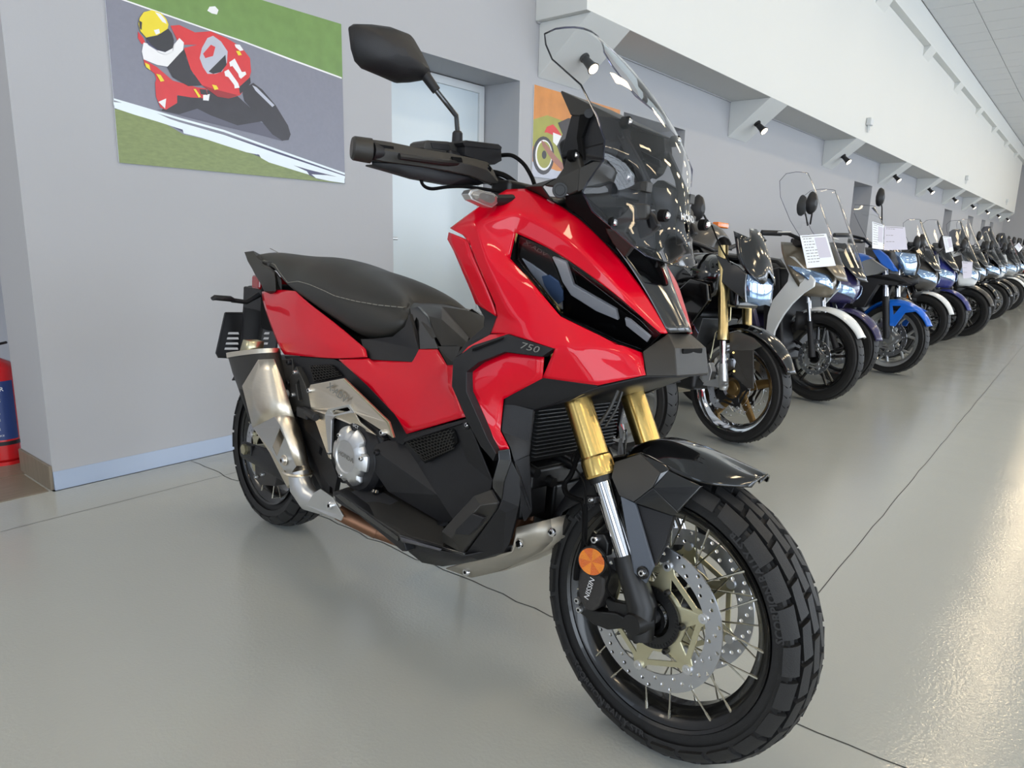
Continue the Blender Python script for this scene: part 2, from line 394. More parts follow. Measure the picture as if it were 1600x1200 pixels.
# map: poster-1 picture coordinates measured as fractions
PX0, PX1, PZ0, PZ1 = 1.272, 2.388, 1.297, 2.069
def pf1(u, v):
    q = wp(u, v, 1, WY - .008); return ((q.x - PX0) / (PX1 - PX0), 1 - (q.z - PZ0) / (PZ1 - PZ0))
def z1(l):  # first zoom: 560/1600
    return [pf1(a * .35, c * .35) for a, c in l]
def clampp(l): return [(min(1, max(0, a)), min(1, max(0, c))) for a, c in l]
full = [(0, 0), (1, 0), (1, 1), (0, 1)]
L1 = [('p_tar', full),
 ('p_grass', clampp(z1([(520, -10), (700, 55), (900, 125), (1090, 190), (1300, 270), (1560, 360), (1560, 100), (1530, -300), (1100, -400), (700, -500), (500, -500)]))),
 ('p_white', z1([(520, -8), (700, 55), (900, 125), (1090, 190), (1300, 270), (1526, 352), (1526, 345), (1300, 262), (1090, 183), (900, 118), (700, 48), (540, -8)])),
 ('p_grass2', clampp(z1([(440, 470), (700, 530), (820, 600), (1000, 640), (1160, 700), (1300, 740), (1400, 790), (1545, 830), (1540, 900), (440, 900)]))),
 ('p_navy', clampp(z1([(440, 455), (620, 500), (800, 545), (1000, 600), (1250, 680), (1540, 780), (1540, 822), (1420, 800), (1300, 745), (1160, 700), (1000, 640), (820, 590), (700, 530), (440, 475)]))),
 ('p_kerb', clampp(z1([(440, 428), (650, 480), (800, 525), (1000, 580), (1250, 670), (1540, 772), (1540, 781), (1250, 680), (1000, 590), (800, 535), (650, 490), (440, 437)]))),
 ('p_kerb', clampp(z1([(440, 452), (650, 494), (800, 545), (1000, 602), (1250, 690), (1540, 786), (1540, 798), (1380, 758), (1200, 706), (1000, 636), (860, 592), (800, 574), (700, 542), (600, 512), (440, 472)]))),
 ('p_kerb', z1([(505, 455), (560, 460), (700, 505), (790, 545), (830, 560), (760, 555), (640, 520), (540, 490), (508, 470)])),
 ('p_kerb', z1([(812, 568), (880, 582), (1000, 620), (1120, 665), (1150, 690), (1100, 680), (1000, 648), (900, 615), (820, 595)])),
 ('p_kerb', z1([(1155, 688), (1260, 715), (1370, 765), (1380, 780), (1330, 765), (1200, 725), (1165, 705)])),
 ('p_kerb', clampp(z1([(1390, 778), (1460, 782), (1538, 795), (1538, 818), (1470, 808), (1410, 795)]))),
 ('p_white', z1([(935, 30), (960, 28), (975, 45), (968, 65), (945, 60), (925, 48)])),
 ('p_shadow', z1([(700, 490), (860, 480), (1000, 500), (1100, 520), (1200, 560), (1290, 610), (1260, 630), (1150, 600), (980, 560), (820, 520)])),
 ('p_dk', z1([(780, 430), (900, 400), (1050, 420), (1180, 540), (1060, 560), (940, 515), (880, 485), (800, 510), (720, 495), (730, 480)])),
 ('p_dk', z1([(1130, 370), (1170, 400), (1230, 470), (1285, 560), (1297, 600), (1288, 625), (1260, 628), (1215, 600), (1150, 520), (1090, 450), (1080, 400)])),
 ('p_ltgrey', z1([(1125, 380), (1145, 390), (1225, 470), (1215, 478), (1140, 405)])),
 ('p_red', z1([(615, 140), (640, 170), (650, 200), (630, 195), (615, 170)])),
 ('p_red', z1([(760, 115), (800, 112), (870, 145), (940, 140), (1010, 170), (1060, 200), (1050, 230), (960, 190), (880, 200), (800, 200)])),
 ('p_red', z1([(640, 265), (700, 300), (770, 360), (880, 390), (920, 395), (930, 440), (850, 435), (760, 420), (700, 360), (690, 330), (645, 290)])),
 ('p_red', z1([(700, 340), (740, 360), (790, 410), (790, 460), (740, 490), (715, 480), (695, 430), (692, 370)])),
 ('p_white', z1([(640, 190), (680, 200), (740, 240), (800, 170), (820, 190), (815, 240), (760, 300), (700, 290), (640, 265), (632, 230)])),
 ('p_dk', z1([(745, 300), (800, 240), (830, 210), (830, 260), (860, 330), (920, 380), (840, 385), (770, 345)])),
 ('p_red', z1([(820, 215), (880, 200), (940, 150), (1000, 170), (1080, 215), (1115, 260), (1120, 320), (1100, 390), (1070, 425), (1020, 440), (970, 430), (900, 380), (850, 310)])),
 ('p_redd', z1([(900, 380), (960, 400), (1060, 425), (1020, 440), (970, 432)])),
 ('p_ltgrey', z1([(950, 160), (985, 185), (1015, 230), (1012, 280), (990, 320), (960, 330), (925, 330), (905, 300), (890, 260), (900, 215), (925, 170)])),
 ('p_red', z1([(940, 200), (960, 210), (950, 250), (915, 260), (905, 240)])),
 ('p_visor', z1([(930, 320), (1005, 245), (1010, 290), (985, 322), (950, 330)])),
 ('p_dk', z1([(1065, 390), (1115, 345), (1118, 370), (1100, 395), (1070, 420)])),
 ('p_white', z1([(1000, 320), (1018, 310), (1062, 372), (1068, 392), (1046, 395), (1044, 380), (1018, 345), (1004, 340)])),
 ('p_white', z1([(1022, 278), (1046, 262), (1078, 322), (1094, 320), (1098, 332), (1074, 352), (1066, 345), (1062, 330), (1036, 295), (1026, 298)])),
 ('p_yellow', z1([(945, 378), (965, 382), (974, 398), (956, 402)])), ('p_yellow', z1([(1052, 228), (1068, 228), (1078, 246), (1062, 248)])),
 ('p_white', z1([(905, 425), (935, 420), (930, 450), (905, 448)])), ('p_yellow', z1([(862, 398), (872, 398), (895, 432), (885, 436)])),
 ('p_dk', z1([(890, 398), (918, 400), (925, 425), (895, 420)])),
 ('p_white', z1([(705, 455), (740, 440), (735, 485)])), ('p_yellow', z1([(645, 280), (665, 290), (670, 315), (650, 300)])),
 ('p_yellow', z1([(695, 330), (715, 335), (732, 362), (715, 365)])),
 ('p_white', z1([(1045, 198), (1068, 200), (1085, 225), (1070, 228), (1050, 212)])),
 ('p_navy', z1([(650, 175), (700, 205), (775, 190), (770, 225), (740, 240), (700, 225), (660, 200)])),
 ('p_yellow', z1([(622, 80), (640, 55), (675, 46), (715, 58), (740, 85), (750, 110), (745, 135), (700, 158), (650, 168), (625, 140), (616, 108)])),
 ('p_white', z1([(690, 55), (712, 62), (735, 88), (742, 108), (722, 98), (705, 75)])), ('p_dk', z1([(618, 92), (632, 100), (630, 135), (622, 128)])),
 ('p_white', z1([(684, 135), (708, 130), (712, 148), (694, 156)])),
 ('p_visor', z1([(650, 170), (700, 160), (748, 128), (765, 150), (774, 180), (770, 215), (735, 232), (700, 222), (672, 200)])),
 ('p_white', z1([(700, 225), (735, 234), (768, 216), (774, 208), (776, 190), (766, 232), (735, 244), (708, 236)])),
]
poster('racing_poster', (PX0, PX1), PZ0, PZ1, L1, 'racing poster of a rider in red leathers and yellow helmet on red bike 11')
QX0, QX1, QZ0, QZ1 = 3.975, 5.09, 1.461, 2.057
def pf2(u, v):
    q = wp(u, v, 1, WY - .008); return ((q.x - QX0) / (QX1 - QX0), 1 - (q.z - QZ0) / (QZ1 - QZ0))
def z3(l): return [pf2(600 + a * .3, 60 + c * .3) for a, c in l]
def circ(cx, cy, rx, ry, n=24, a0=0): return [(cx + rx * cos(2 * pi * i / n + a0), cy + ry * sin(2 * pi * i / n + a0)) for i in range(n)]
L2 = [('p_or', full), ('p_olive', clampp(z3([(770, 420), (850, 400), (960, 440), (1100, 460), (1100, 900), (770, 560)]))),
 ('p_ltgrey', clampp(z3([(770, 640), (900, 690), (1200, 700), (1200, 800), (770, 760)]))),
 ('p_dk', z3(circ(830, 610, 56, 100))), ('p_white', z3(circ(832, 608, 44, 80))), ('p_olive', z3(circ(834, 606, 38, 70))), ('p_dk', z3(circ(834, 606, 12, 22))),
 ('p_copper', z3([(818, 530), (836, 540), (900, 620), (960, 680), (950, 710), (880, 640), (825, 560)])),
 ('p_red', z3([(848, 460), (880, 448), (900, 470), (925, 505), (905, 515), (850, 490), (835, 490)])),
 ('p_white', z3([(880, 490), (925, 508), (900, 560), (880, 540)])), ('p_dk', z3([(905, 440), (960, 415), (1000, 420), (1000, 660), (930, 640), (900, 560), (930, 500)])),
 ('p_red', clampp(z3([(1010, 430), (1150, 470), (1240, 560), (1200, 620), (1050, 560)]))), ('p_ltgrey', z3(circ(1190, 640, 60, 90)))]
L2 = [(a, clampp(l)) for a, l in L2]
poster('orange_poster', (QX0, QX1), QZ0, QZ1, L2, 'autumn-coloured poster of a red classic motorcycle behind the windscreen')
# fire extinguisher
M['fire'] = mat('extinguisher_red', (196, 22, 26), .25, coat=.8)
M['label'] = mat('blue_label', (38, 58, 112), .4)
e = empty('fire_extinguisher', (.905, 3.66, .0), label='red fire extinguisher with blue label on the tiled floor behind the wall corner', cat='fire extinguisher')
MB().rev([(0, .012), (.07, .012), (.082, .03), (.082, .40), (.078, .43), (.06, .455), (.03, .47), (.022, .475), (.022, .49), (0, .49)], n=32, axis='z').build('cylinder', M['fire'], e)
MB().rev([(.084, .0), (.084, .02), (.08, .02)], n=32, axis='z').build('base_ring', M['fire'], e)
MB().rev([(.0835, .095), (.0835, .112)], n=32, axis='z', closed=False).build('rubber_band', 'black', e)
lb = MB(); lb.grid([[(.0826 * cos(t), .0826 * sin(t), z) for t in [radians(-165 + 7 * k) for k in range(16)]] for z in (.12, .38)]); lb.build('label_sheet', M['label'], e)
tx = MB()
for word, z, sz, t0 in (('POWDER', .345, .026, -125), ('ABC 6 kg', .30, .02, -125), ('1 PULL PIN', .26, .013, -125), ('2 AIM LOW', .235, .013, -125), ('3 SQUEEZE', .21, .013, -125), ('CE 0062', .17, .016, -125), ('MAINTENANCE', .14, .011, -125)):
    vs, fs = text2d(word, sz)
    tx.add([Vector((.0832 * cos(radians(t0) + v.x / .083), .0832 * sin(radians(t0) + v.x / .083), z + v.y)) for v in vs], fs)
tx.build('label_text', 'white', e)
MB().box((0, 0, .51), (.04, .035, .045)).tube([(0, 0, .51), (.0, -.02, .53), (.04, -.07, .545)], .006).build('valve', 'black', e, bevel=.003)
MB().prism([[(-.03, -.01, .525), (.11, -.01, .55), (.115, -.01, .56), (-.03, -.01, .54)]], (0, .02, 0)).prism([[(-.03, -.01, .545), (.1, -.01, .585), (.1, -.01, .595), (-.03, -.01, .555)]], (0, .02, 0)).xf(Matrix.Rotation(radians(-100), 4, 'Z')).build('handle', 'black', e, bevel=.002)
MB().tube([(-.02, 0, .51), (-.06, -.03, .52), (-.095, -.05, .44), (-.1, -.04, .3), (-.095, -.03, .2)], .009).build('hose', 'black', e)
MB().tube([(-.02, -.02, .51), (-.03, -.05, .51)], .014, 14).build('gauge', 'chrome', e)
# ------------------------------------------------------------------ the red adventure scooter in front
BT = Vector((1.3438, 2.15997, 0)); BR3 = Matrix.Rotation(-1.65307, 3, 'Z') @ Matrix.Rotation(-.0815, 3, 'X')
bike = empty('motorcycle', BT, label='large red adventure scooter in the foreground with gold fork and wire-spoked wheels', cat='motorcycle')
bike.rotation_euler = BR3.to_euler()
_o = BR3.transposed() @ (CAMC - BT)
def _pl(u, v, ax, val):
    d = BR3.transposed() @ ray(u, v); return _o + d * ((val - _o[ax]) / d[ax])
def P(u, v, w): return _pl(u, v, 1, -w)          # w = distance to the right of the bike's centre plane
def PX(u, v, x): return _pl(u, v, 0, x)
def mir(v): return Vector((v.x, -v.y, v.z))
def add(name, mb, m, parent=bike, mirror=False, **k):
    o = mb.build(name, m, parent, **k)
    if mirror:
        o2 = mb.mirror().build(name, m, parent, **k); return o, o2
    return o
def cage(name, pts, faces, m, mirror=True, sub=2, solid=.004, parent=bike, crease=None, **k):
    mb = MB(); mb.add([P(*p) if len(p) == 3 else p for p in pts], faces)
    return add(name, mb, m, parent, mirror, sub=sub, solid=solid, crease=crease, **k)
def sheet(name, loops, w, th, m, mirror=False, parent=bike, bevel=.0015, shift=0, **k):
    """panel with outline(s) given where they stand; w = side distance; th = thickness inward"""
    L = []
    for l in loops: L.append([P(p[0], p[1], p[2] if len(p) > 2 else w) - Vector((0, shift, 0)) for p in l])
    # triangulate in the side plane, keep each vertex's own depth
    tri = tessellate_polygon([[Vector((q.x, q.z, 0)) for q in l] for l in L])
    flat = [q for l in L for q in l]; n = len(flat); off = Vector((0, th, 0))
    fs = [tuple(t) for t in tri] + [tuple(i + n for i in t)[::-1] for t in tri]; kk = 0
    for l in L:
        c = len(l)
        for i in range(c): a, b_ = kk + i, kk + (i + 1) % c; fs.append((a, b_, b_ + n, a + n))
        kk += c
    mb = MB().add(flat + [q + off for q in flat], fs)
    return add(name, mb, m, parent, mirror, bevel=bevel, ang=28, **k)
def bolt(c, r, m='chrome', parent=bike, d=.006, name='bolt', ax=(0, -1, 0)):
    c = Vector(c); a = Vector(ax)
    MB().tube([c - a * d, c + a * d * .5, c + a * d], [r, r, r * .8], 14, up=(.3, .1, .9)).build(name, m, parent)
    MB().tube([c + a * d, c + a * (d + .0006)], r * .45, 6, up=(.3, .1, .9)).build('socket', 'dark', parent)

# ---------- wheels
def tyre_mesh(R, W, Ri, n=72):
    """casing profile around y"""
    h = W / 2; pr = []
    for k in range(-8, 9):
        t = k / 8 * 1.05; y = h * .93 * sin(t * 1.35) / sin(1.42); r = R - .012 - (1 - cos(t * 1.25)) * h * .50; pr.append((r, y))
    pr = [(Ri, -h * .62), (Ri + .012, -h * .78), (Ri + .03, -h * .93), (Ri + .05, -h * .99)] + pr + [(Ri + .05, h * .99), (Ri + .03, h * .93), (Ri + .012, h * .78), (Ri, h * .62)]
    pr = sorted(set(pr), key=lambda q: (q[1]))
    return pr
def lugs(R, W, c, n, kind='adv'):
    """raised tread blocks"""
    mb = MB(); h = W / 2; c = Vector(c)
    def surf(y, t, dr):
        a = y / (h * .93); a = max(-1, min(1, a * sin(1.42)));  tt = math.asin(a) / 1.35
        r = R - .012 - (1 - cos(tt * 1.25)) * h * .50
        th = tt * 1.25
        nr = cos(th * 1.0); ny = sin(th * 1.0)
        rr = r + dr * nr; yy = y + dr * ny * .8
        return c + Vector((rr * cos(t), yy, rr * sin(t)))
    def block(y0, y1, t0, t1, dr, skew=0, nar=1, ny=3):
        vs = []; fs = []
        for dd, inset in ((-.004, 0), (dr, .0018)):
            for iy in range(ny + 1):
                y = y0 + (y1 - y0) * iy / ny
                yy = min(max(y, min(y0, y1) + inset), max(y0, y1) - inset) if iy in (0, ny) else y
                for it in range(2):
                    t = t0 if it == 0 else t1
                    t = t + (inset / R if it == 0 else -inset / R) + skew * (iy / ny - .5)
                    vs.append(surf(yy, t, dd))
        N = (ny + 1) * 2
        for iy in range(ny):
            a = iy * 2; fs.append((N + a, N + a + 1, N + a + 3, N + a + 2)); fs.append((a, N + a, N + a + 2, a + 2)); fs.append((a + 1, a + 3, N + a + 3, N + a + 1))
        fs.append((0, 1, N + 1, N)); fs.append((N - 2, 2 * N - 2, 2 * N - 1, N - 1))
        mb.add(vs, fs)
    p_ = 2 * pi / n
    for i in range(n):
        t = i * p_
        block(-h * .31, h * .015, t, t + p_ * .88, .0105, skew=.02)
        block(h * .045, h * .37, t + p_ * .5, t + p_ * 1.38, .0105, skew=-.02)
        block(-h * .67, -h * .335, t + p_ * .42, t + p_ * 1.31, .0105, skew=.03)
        block(h * .395, h * .71, t + p_ * .02, t + p_ * .91, .0105, skew=-.03)
        block(-h * .99, -h * .69, t - p_ * .06, t + p_ * .80, .009, skew=.02)
        block(h * .73, h * .99, t + p_ * .40, t + p_ * 1.26, .009, skew=-.02)
    return mb
FWC = Vector((1.59, 0, .30)); RWC = Vector((0, 0, .287))
def arc_text(name, word, R, y, c, a0, size, parent, m='tyre2', sgn=-1):
    vs, fs = text2d(word, size, bold=.0006); L = []
    for v in vs:
        t = a0 - v.x / R; r = R + v.y
        L.append(Vector(c) + Vector((r * cos(t), y, r * sin(t))))
    MB().add(L, fs).build(name, m, parent)
M['tyre2'] = mat('raised_rubber_lettering', (50, 50, 52), .45)
def wheel(c, R, W, Ri, nm, rimw, nspoke, rotate=0, nl=26):
    c = Vector(c)
    ty = add('tyre', MB().rev(tyre_mesh(R, W, Ri), c, 96), 'tyre', label=nm + ' tyre')
    lugs(R, W, c, nl).build('tread_blocks', 'tyre', ty, kind='stuff', ang=40)
    h = rimw / 2
    rim = add('wheel_rim', MB().rev([(Ri + .004, -h), (Ri + .010, -h - .004), (Ri + .010, -h + .002), (Ri - .004, -h + .006), (Ri - .018, -h + .02), (Ri - .022, -h + .03), (Ri - .030, -.012), (Ri - .030, .012), (Ri - .022, h - .03), (Ri - .018, h - .02), (Ri - .004, h - .006), (Ri + .010, h - .002), (Ri + .010, h + .004), (Ri + .004, h)], c, 96, closed=True), 'rim')
    hb = add('wheel_hub', MB().rev([(.0, -.062), (.03, -.062), (.034, -.05), (.05, -.048), (.052, -.04), (.03, -.034), (.028, 0), (.03, .034), (.052, .04), (.05, .048), (.034, .05), (.03, .062), (0, .062)], c, 32), 'hub')
    # wire spokes, laced from the hub flanges to the rim
    sp = []
    for side in (-1, 1):
        for k in (-1, 1):
            a = Vector((.046, side * .044, 0)); t = radians(38) * k
            q = Vector(((Ri + .0) * cos(t), side * (h - .018), (Ri - .0) * sin(t))) * 1
            q = Vector(((Ri - .006) * cos(t), side * (h - .012), (Ri - .006) * sin(t)))
            d = (q - a); mid = a + d * .97
            o = MB().tube([a, mid], .0019, 6).tube([a + d * .9, q], .0029, 6).build('spoke', 'spoke', rim, link=False)
            sp.append(o)
    for i in range(nspoke // 4):
        for kk, o in enumerate(sp):
            s_ = o.copy(); COL.objects.link(s_); s_.parent = rim; s_.location = c
            s_.rotation_euler = (0, 2 * pi * (i + .25 * kk) / (nspoke // 4) + rotate, 0)
    return ty, rim, hb
tf, rf, hf = wheel(FWC, .301, .128, .222, 'front', .098, 36)
for a0, wd in ((-1.95, 'SCORPION RALLY STR'), (2.45, 'PIRELLI'), (.6, 'SCORPION RALLY STR')):
    arc_text('sidewall_lettering', wd, -.255, -.0638, FWC, a0 + pi, .021, tf)
tr, rr, hr = wheel(RWC, .2875, .155, .190, 'rear', .13, 32, nl=24)
def disc(c, y, ro, ri, th, holes, name, parent=bike, hr=.0042, m='rotor', wavy=0, bolts=6, carrier='palegold', rot0=.2):
    c = Vector(c); n = 120
    def circle(r, k, cx=0, cz=0, a0=0): return [Vector((c.x + cx + r * cos(a0 + 2 * pi * i / k), y, c.z + cz + r * sin(a0 + 2 * pi * i / k))) for i in range(k)]
    def tess(loops, off):
        tri = tessellate_polygon([[Vector((q.x, q.z, 0)) for q in l] for l in loops]); flat = [q for l in loops for q in l]; N = len(flat); o_ = Vector((0, off, 0))
        fs = [tuple(t) for t in tri] + [tuple(i + N for i in t)[::-1] for t in tri]; kk = 0
        for l in loops:
            cn = len(l); fs += [(kk + i, kk + (i + 1) % cn, kk + (i + 1) % cn + N, kk + i + N) for i in range(cn)]; kk += cn
        return MB().add(flat + [q + o_ for q in flat], fs)
    L = [circle(ro, n) if not wavy else [Vector((c.x + (ro + wavy * sin(12 * 2 * pi * i / n)) * cos(2 * pi * i / n), y, c.z + (ro + wavy * sin(12 * 2 * pi * i / n)) * sin(2 * pi * i / n))) for i in range(n)], circle(ri, 72)]
    for i in range(holes):
        t = 2 * pi * i / holes
        fr = (.24, .56, .82)[i % 3]
        rr_ = ri + (ro - ri) * fr; L.append(circle(hr, 8, rr_ * cos(t), rr_ * sin(t)))
    d = tess(L, th).build(name, m, parent, ang=30)
    # carrier: ring with arms reaching the rotor at each floating bolt
    rc = ri * .60
    out = []
    for i in range(bolts * 12):
        t = 2 * pi * i / (bolts * 12) + rot0; ph = (i % 12)
        r = max(ri * .985 * cos(pi / bolts) / cos((ph / 12 - .5) * 2 * pi / bolts), ri + .003 if ph in (0, 1, 11) else 0)
        out.append(Vector((c.x + r * cos(t), y + .001, c.z + r * sin(t))))
    holes_ = [circle(rc * .82, 48)]
    for i in range(bolts):
        for sgn in (1,):
            t0 = 2 * pi * (i + .5) / bolts + rot0; hw = pi / bolts * .74; r1, r2 = rc * 1.02, ri * cos(pi / bolts) - .012; r2c = r2 / cos(hw)
            holes_.append([Vector((c.x + r * cos(t), y + .001, c.z + r * sin(t))) for r, t in ((r1, t0 - hw * .62), (r2c, t0 - hw), (r2, t0), (r2c, t0 + hw), (r1, t0 + hw * .62), (r1, t0))])
    cr = tess([out] + holes_, th * .9).build('disc_carrier', carrier, d, bevel=.0008)
    for i in range(bolts):
        t = 2 * pi * i / bolts + rot0; q = Vector((c.x + (ri - .001) * cos(t), y, c.z + (ri - .001) * sin(t))); s_ = -1 if y < 0 else 1
        MB().tube([q + Vector((0, s_ * -.004, 0)), q + Vector((0, s_ * .004, 0))], .0095, 16).build('float_bolt', 'alu', d)
        MB().tube([q + Vector((0, s_ * .004, 0)), q + Vector((0, s_ * .0055, 0))], .0045, 12).build('bolt_centre', 'chrome', d)
    return d
dR = disc(FWC, -.068, .148, .114, .004, 54, 'brake_disc', rot0=.35)
dL = disc(FWC, .064, .148, .114, .004, 54, 'brake_disc', rot0=.62)
disc(RWC, -.085, .12, .085, .004, 36, 'brake_disc', bolts=5)
# tone ring inside the right carrier
rg = MB().rev([(.040, -.074), (.062, -.074), (.062, -.070), (.040, -.070)], FWC, 48, closed=True)
for i in range(48):
    t = 2 * pi * i / 48; rg.box(FWC + Vector((.056 * cos(t), -.0745, .056 * sin(t))), (.006, .0015, .0028), Matrix.Rotation(-t, 3, 'Y'))
rg.build('tone_ring', 'hub', bike)
for i in range(6):
    t = 2 * pi * i / 6 + .1; bolt(FWC + Vector((.067 * cos(t), -.074, .067 * sin(t))), .006, 'hub', dR)
MB().rev([(.026, -.078), (.034, -.078), (.034, -.06), (.026, -.06)], FWC, 32, closed=True).build('bearing_seal', 'gloss', bike)

# ---------- fork
FA, FB = P(990, 905, .1), P(907, 640, .1)
fd = (FB - FA).normalized()
def fk(t, side=-1, dx=0):
    q = FA + fd * t; return Vector((q.x + dx, q.y if side < 0 else -q.y, q.z))
tg = (P(937, 745, .1) - FA).dot(fd); tc_ = (P(972, 872, .1) - FA).dot(fd); tt = (P(893, 600, .1) - FA).dot(fd)
for s_ in (-1, 1):
    t1 = (P(930, 722, .1) - FA).dot(fd)
    MB().tube([fk(tg, s_), fk(tg + .004, s_), fk(t1, s_), fk(t1 + .008, s_), fk(t1 + .012, s_), fk(tt + .35, s_)], [.031, .033, .033, .0315, .029, .028], 28).build('fork_outer_tube', 'gold', bike, ang=14)
    MB().tube([fk(tg - .012, s_), fk(tg + .01, s_)], .026, 24).build('dust_seal', 'hub', bike)
    MB().tube([fk(tc_ - .01, s_), fk(tg, s_)], .0205, 24).build('fork_slider', 'chrome', bike)
    b0 = Vector((FWC.x - .006, FA.y * -s_ * -1 if s_ < 0 else -FA.y, FWC.z)); b0.y = -.1 if s_ < 0 else .1
    MB().tube([fk(tc_ + .004, s_), fk(tc_ - .01, s_), fk(tc_ - .05, s_), b0 + Vector((-.002, 0, .03)), b0 + Vector((.002, 0, -.035))], [.026, .028, .0275, .03, .026], 24).build('fork_foot', 'hub', bike)
    MB().tube([b0 + Vector((0, -s_ * .0, 0)), b0 + Vector((0, s_ * .035, 0))], [.03, .02], 18).build('axle_clamp', 'hub', bike)
    for q in ((1.49, .42), ):
        pass
# pinch bolt hole at the axle
c = P(993, 971, .128); MB().rev([(.008, -.003), (.0125, -.003), (.0125, .012), (.008, .012)], c, 20, closed=True).build('pinch_bolt_boss', 'hub', bike)
MB().rev([(.0055, -.004), (.0085, -.004), (.0085, .0), (.0055, .0)], c, 20, closed=True).build('pinch_bolt', 'alu', bike)
MB().tube([FWC + Vector((0, -.12, 0)), FWC + Vector((0, .12, 0))], .014, 20).build('front_axle', 'alu', bike)
# triple clamp
MB().tube([fk(tt + .22, -1) , fk(tt + .22, 1)], .03, 12, flat=.6).tube([fk(tt + .05, -1), fk(tt + .05, 1)], .03, 12, flat=.6).build('triple_clamp', 'hub', bike)
# caliper with its bracket
cal = sheet('brake_caliper', [[(902, 893), (912, 880), (930, 893), (944, 905), (944, 925), (936, 948), (926, 956), (913, 952), (906, 940), (902, 920)]], .118, .055, 'caliper', bevel=.006, bseg=3)
sheet('caliper_body', [[(900, 925), (908, 915), (914, 950), (935, 955), (960, 958), (975, 965), (975, 982), (950, 985), (925, 975), (905, 958)]], .108, .03, 'hub', parent=cal, bevel=.005)
sheet('caliper_face', [[(907, 895), (918, 885), (922, 925), (915, 945), (907, 935)]], .1195, .006, 'caliper', parent=cal, bevel=.002)
q0, q1 = P(916, 937, .1205), P(927, 902, .1205)
text_on('caliper_lettering', 'NISSIN', .017, (q0 + q1) / 2, (q1 - q0), Vector((0, 0, 1)).cross(Vector((0, 0, 1))) + (q1 - q0).cross(Vector((0, -1, 0))) * -1, 'white', cal)
sheet('caliper_bracket', [[(940, 930), (958, 940), (985, 945), (990, 990), (965, 982), (930, 972), (928, 960), (950, 955)]], .1, .02, 'hub', bevel=.004)
for uv in ((903, 938), (906, 952)): bolt(P(*uv, .11), .007, 'alu', cal)
# reflector
c = P(925, 877, .14); n = Vector((.25, -.97, 0)).normalized()
MB().tube([c - n * .008, c, c + n * .0015], [.0305, .0305, .029], 40).build('side_reflector', 'hub', bike)
# eight wedges, prismatic look
wd = MB(); a1 = n.cross(Vector((0, 0, 1))).normalized(); a2 = a1.cross(n)
for k in range(8):
    t0, t1 = 2 * pi * k / 8, 2 * pi * (k + 1) / 8
    pts = [c + n * .0022] + [c + n * (.0022 + .0004 * (k % 2)) + (a1 * cos(t0 + (t1 - t0) * i / 6) + a2 * sin(t0 + (t1 - t0) * i / 6)) * .0275 for i in range(7)]
    wd.add(pts, [(0, i, i + 1) for i in range(1, 7)], k % 2)
M['amber2'] = mat('amber_reflector_dark', (208, 96, 4), .18, coat=1, bump=.8, bscale=500)
wd.build('reflector_lens', ['amber', 'amber2'], bike)
sheet('reflector_bracket', [[(925, 835), (943, 835), (950, 850), (948, 870), (930, 868), (922, 850)]], .12, .02, 'hub', bevel=.003)
bolt(P(930, 843, .122), .0085, 'chrome')
# fork brace plate
pl = sheet('fender_brace', [[(969, 775, .112), (992, 786, .108), (1006, 836, .112), (1021, 886, .116), (1009, 912, .118), (990, 895, .12), (988, 872, .12), (976, 815, .116)]], .116, .006, 'plate', bevel=.0015)
bolt(P(1004, 895, .121), .0125, 'hub', pl, d=.003); bolt(P(1004, 895, .124), .007, 'chrome', pl)
sheet('fender_brace', [[(969, 775, .112), (992, 786, .108), (1021, 886, .116), (1009, 912, .118), (990, 895, .12)]], .116, .006, 'plate', bevel=.0015)
sheet('fork_guard', [[(990, 786, .100), (1052, 806, .085), (1040, 850, .088), (1022, 886, .1), (1006, 836, .1)]], .1, .012, 'black', bevel=.002, mirror=True)
# ---------- front fender
G = []
top = [(994, 704, 0), (1026, 684, 0), (1063, 688, 0), (1107, 705, 0), (1143, 726, 0), (1170, 744, 0), (1187, 756, 0)]
sh = [(975, 716, .058), (1003, 708, .062), (1044, 734, .070), (1068, 745, .074), (1100, 757, .072), (1140, 761, .058), (1174, 762, .034)]
rows = []
for a, b_ in zip(top, sh):
    A, B = P(*a), P(*b_); r = []
    for t in (0, .4, .75, 1):
        q = A.lerp(B, t); q.z += .020 * (4 * t * (1 - t)) * .9; q.x += .008 * 4 * t * (1 - t); r.append(q)
    rows.append([mir(q) for q in r[::-1][:-1]] + r)
fe = MB().grid(rows).build('front_fender', 'gloss', bike, sub=2, solid=.004)
sheet('fender_side_panel', [[(1044, 735, .076), (1097, 760, .074), (1059, 800, .088), (1020, 762, .100)]], .08, .008, 'gloss', mirror=True, bevel=.002)
sheet('fender_side_tip', [[(1020, 762, .100), (1059, 800, .090), (1052, 806, .090), (990, 785, .112)]], .08, .008, 'gloss', mirror=True, bevel=.0015)
sheet('fender_gusset', [[(1001, 708, .072), (1040, 727, .074), (1045, 735, .076), (1020, 762, .098), (1031, 740, .088)]], .08, .006, 'gloss', mirror=True, bevel=.0015)
sheet('fender_bracket', [[(960, 722, .090), (1000, 709, .075), (1031, 739, .088), (1019, 761, .101), (990, 784, .112), (967, 774, .112), (955, 745, .11)]], .09, .006, 'grey', mirror=True, bevel=.0015)
# rear part of the fender hugging the tyre behind the fork
rows = []
for (a, b_) in (((852, 828), (868, 824)), ((864, 795), (880, 800)), ((878, 770), (896, 790)), ((893, 752), (915, 782)), ((910, 735), (935, 770)), ((935, 720), (965, 755))):
    A = P(*a, .0) if 0 else P(*a, .066); B = P(*b_, .066); A2 = A.copy(); 
    rows.append([mir(B), mir(A), A + Vector((-.004, .066, 0)), A, B])
MB().grid(rows).build('fender_rear', 'black', bike, sub=1, solid=.004)
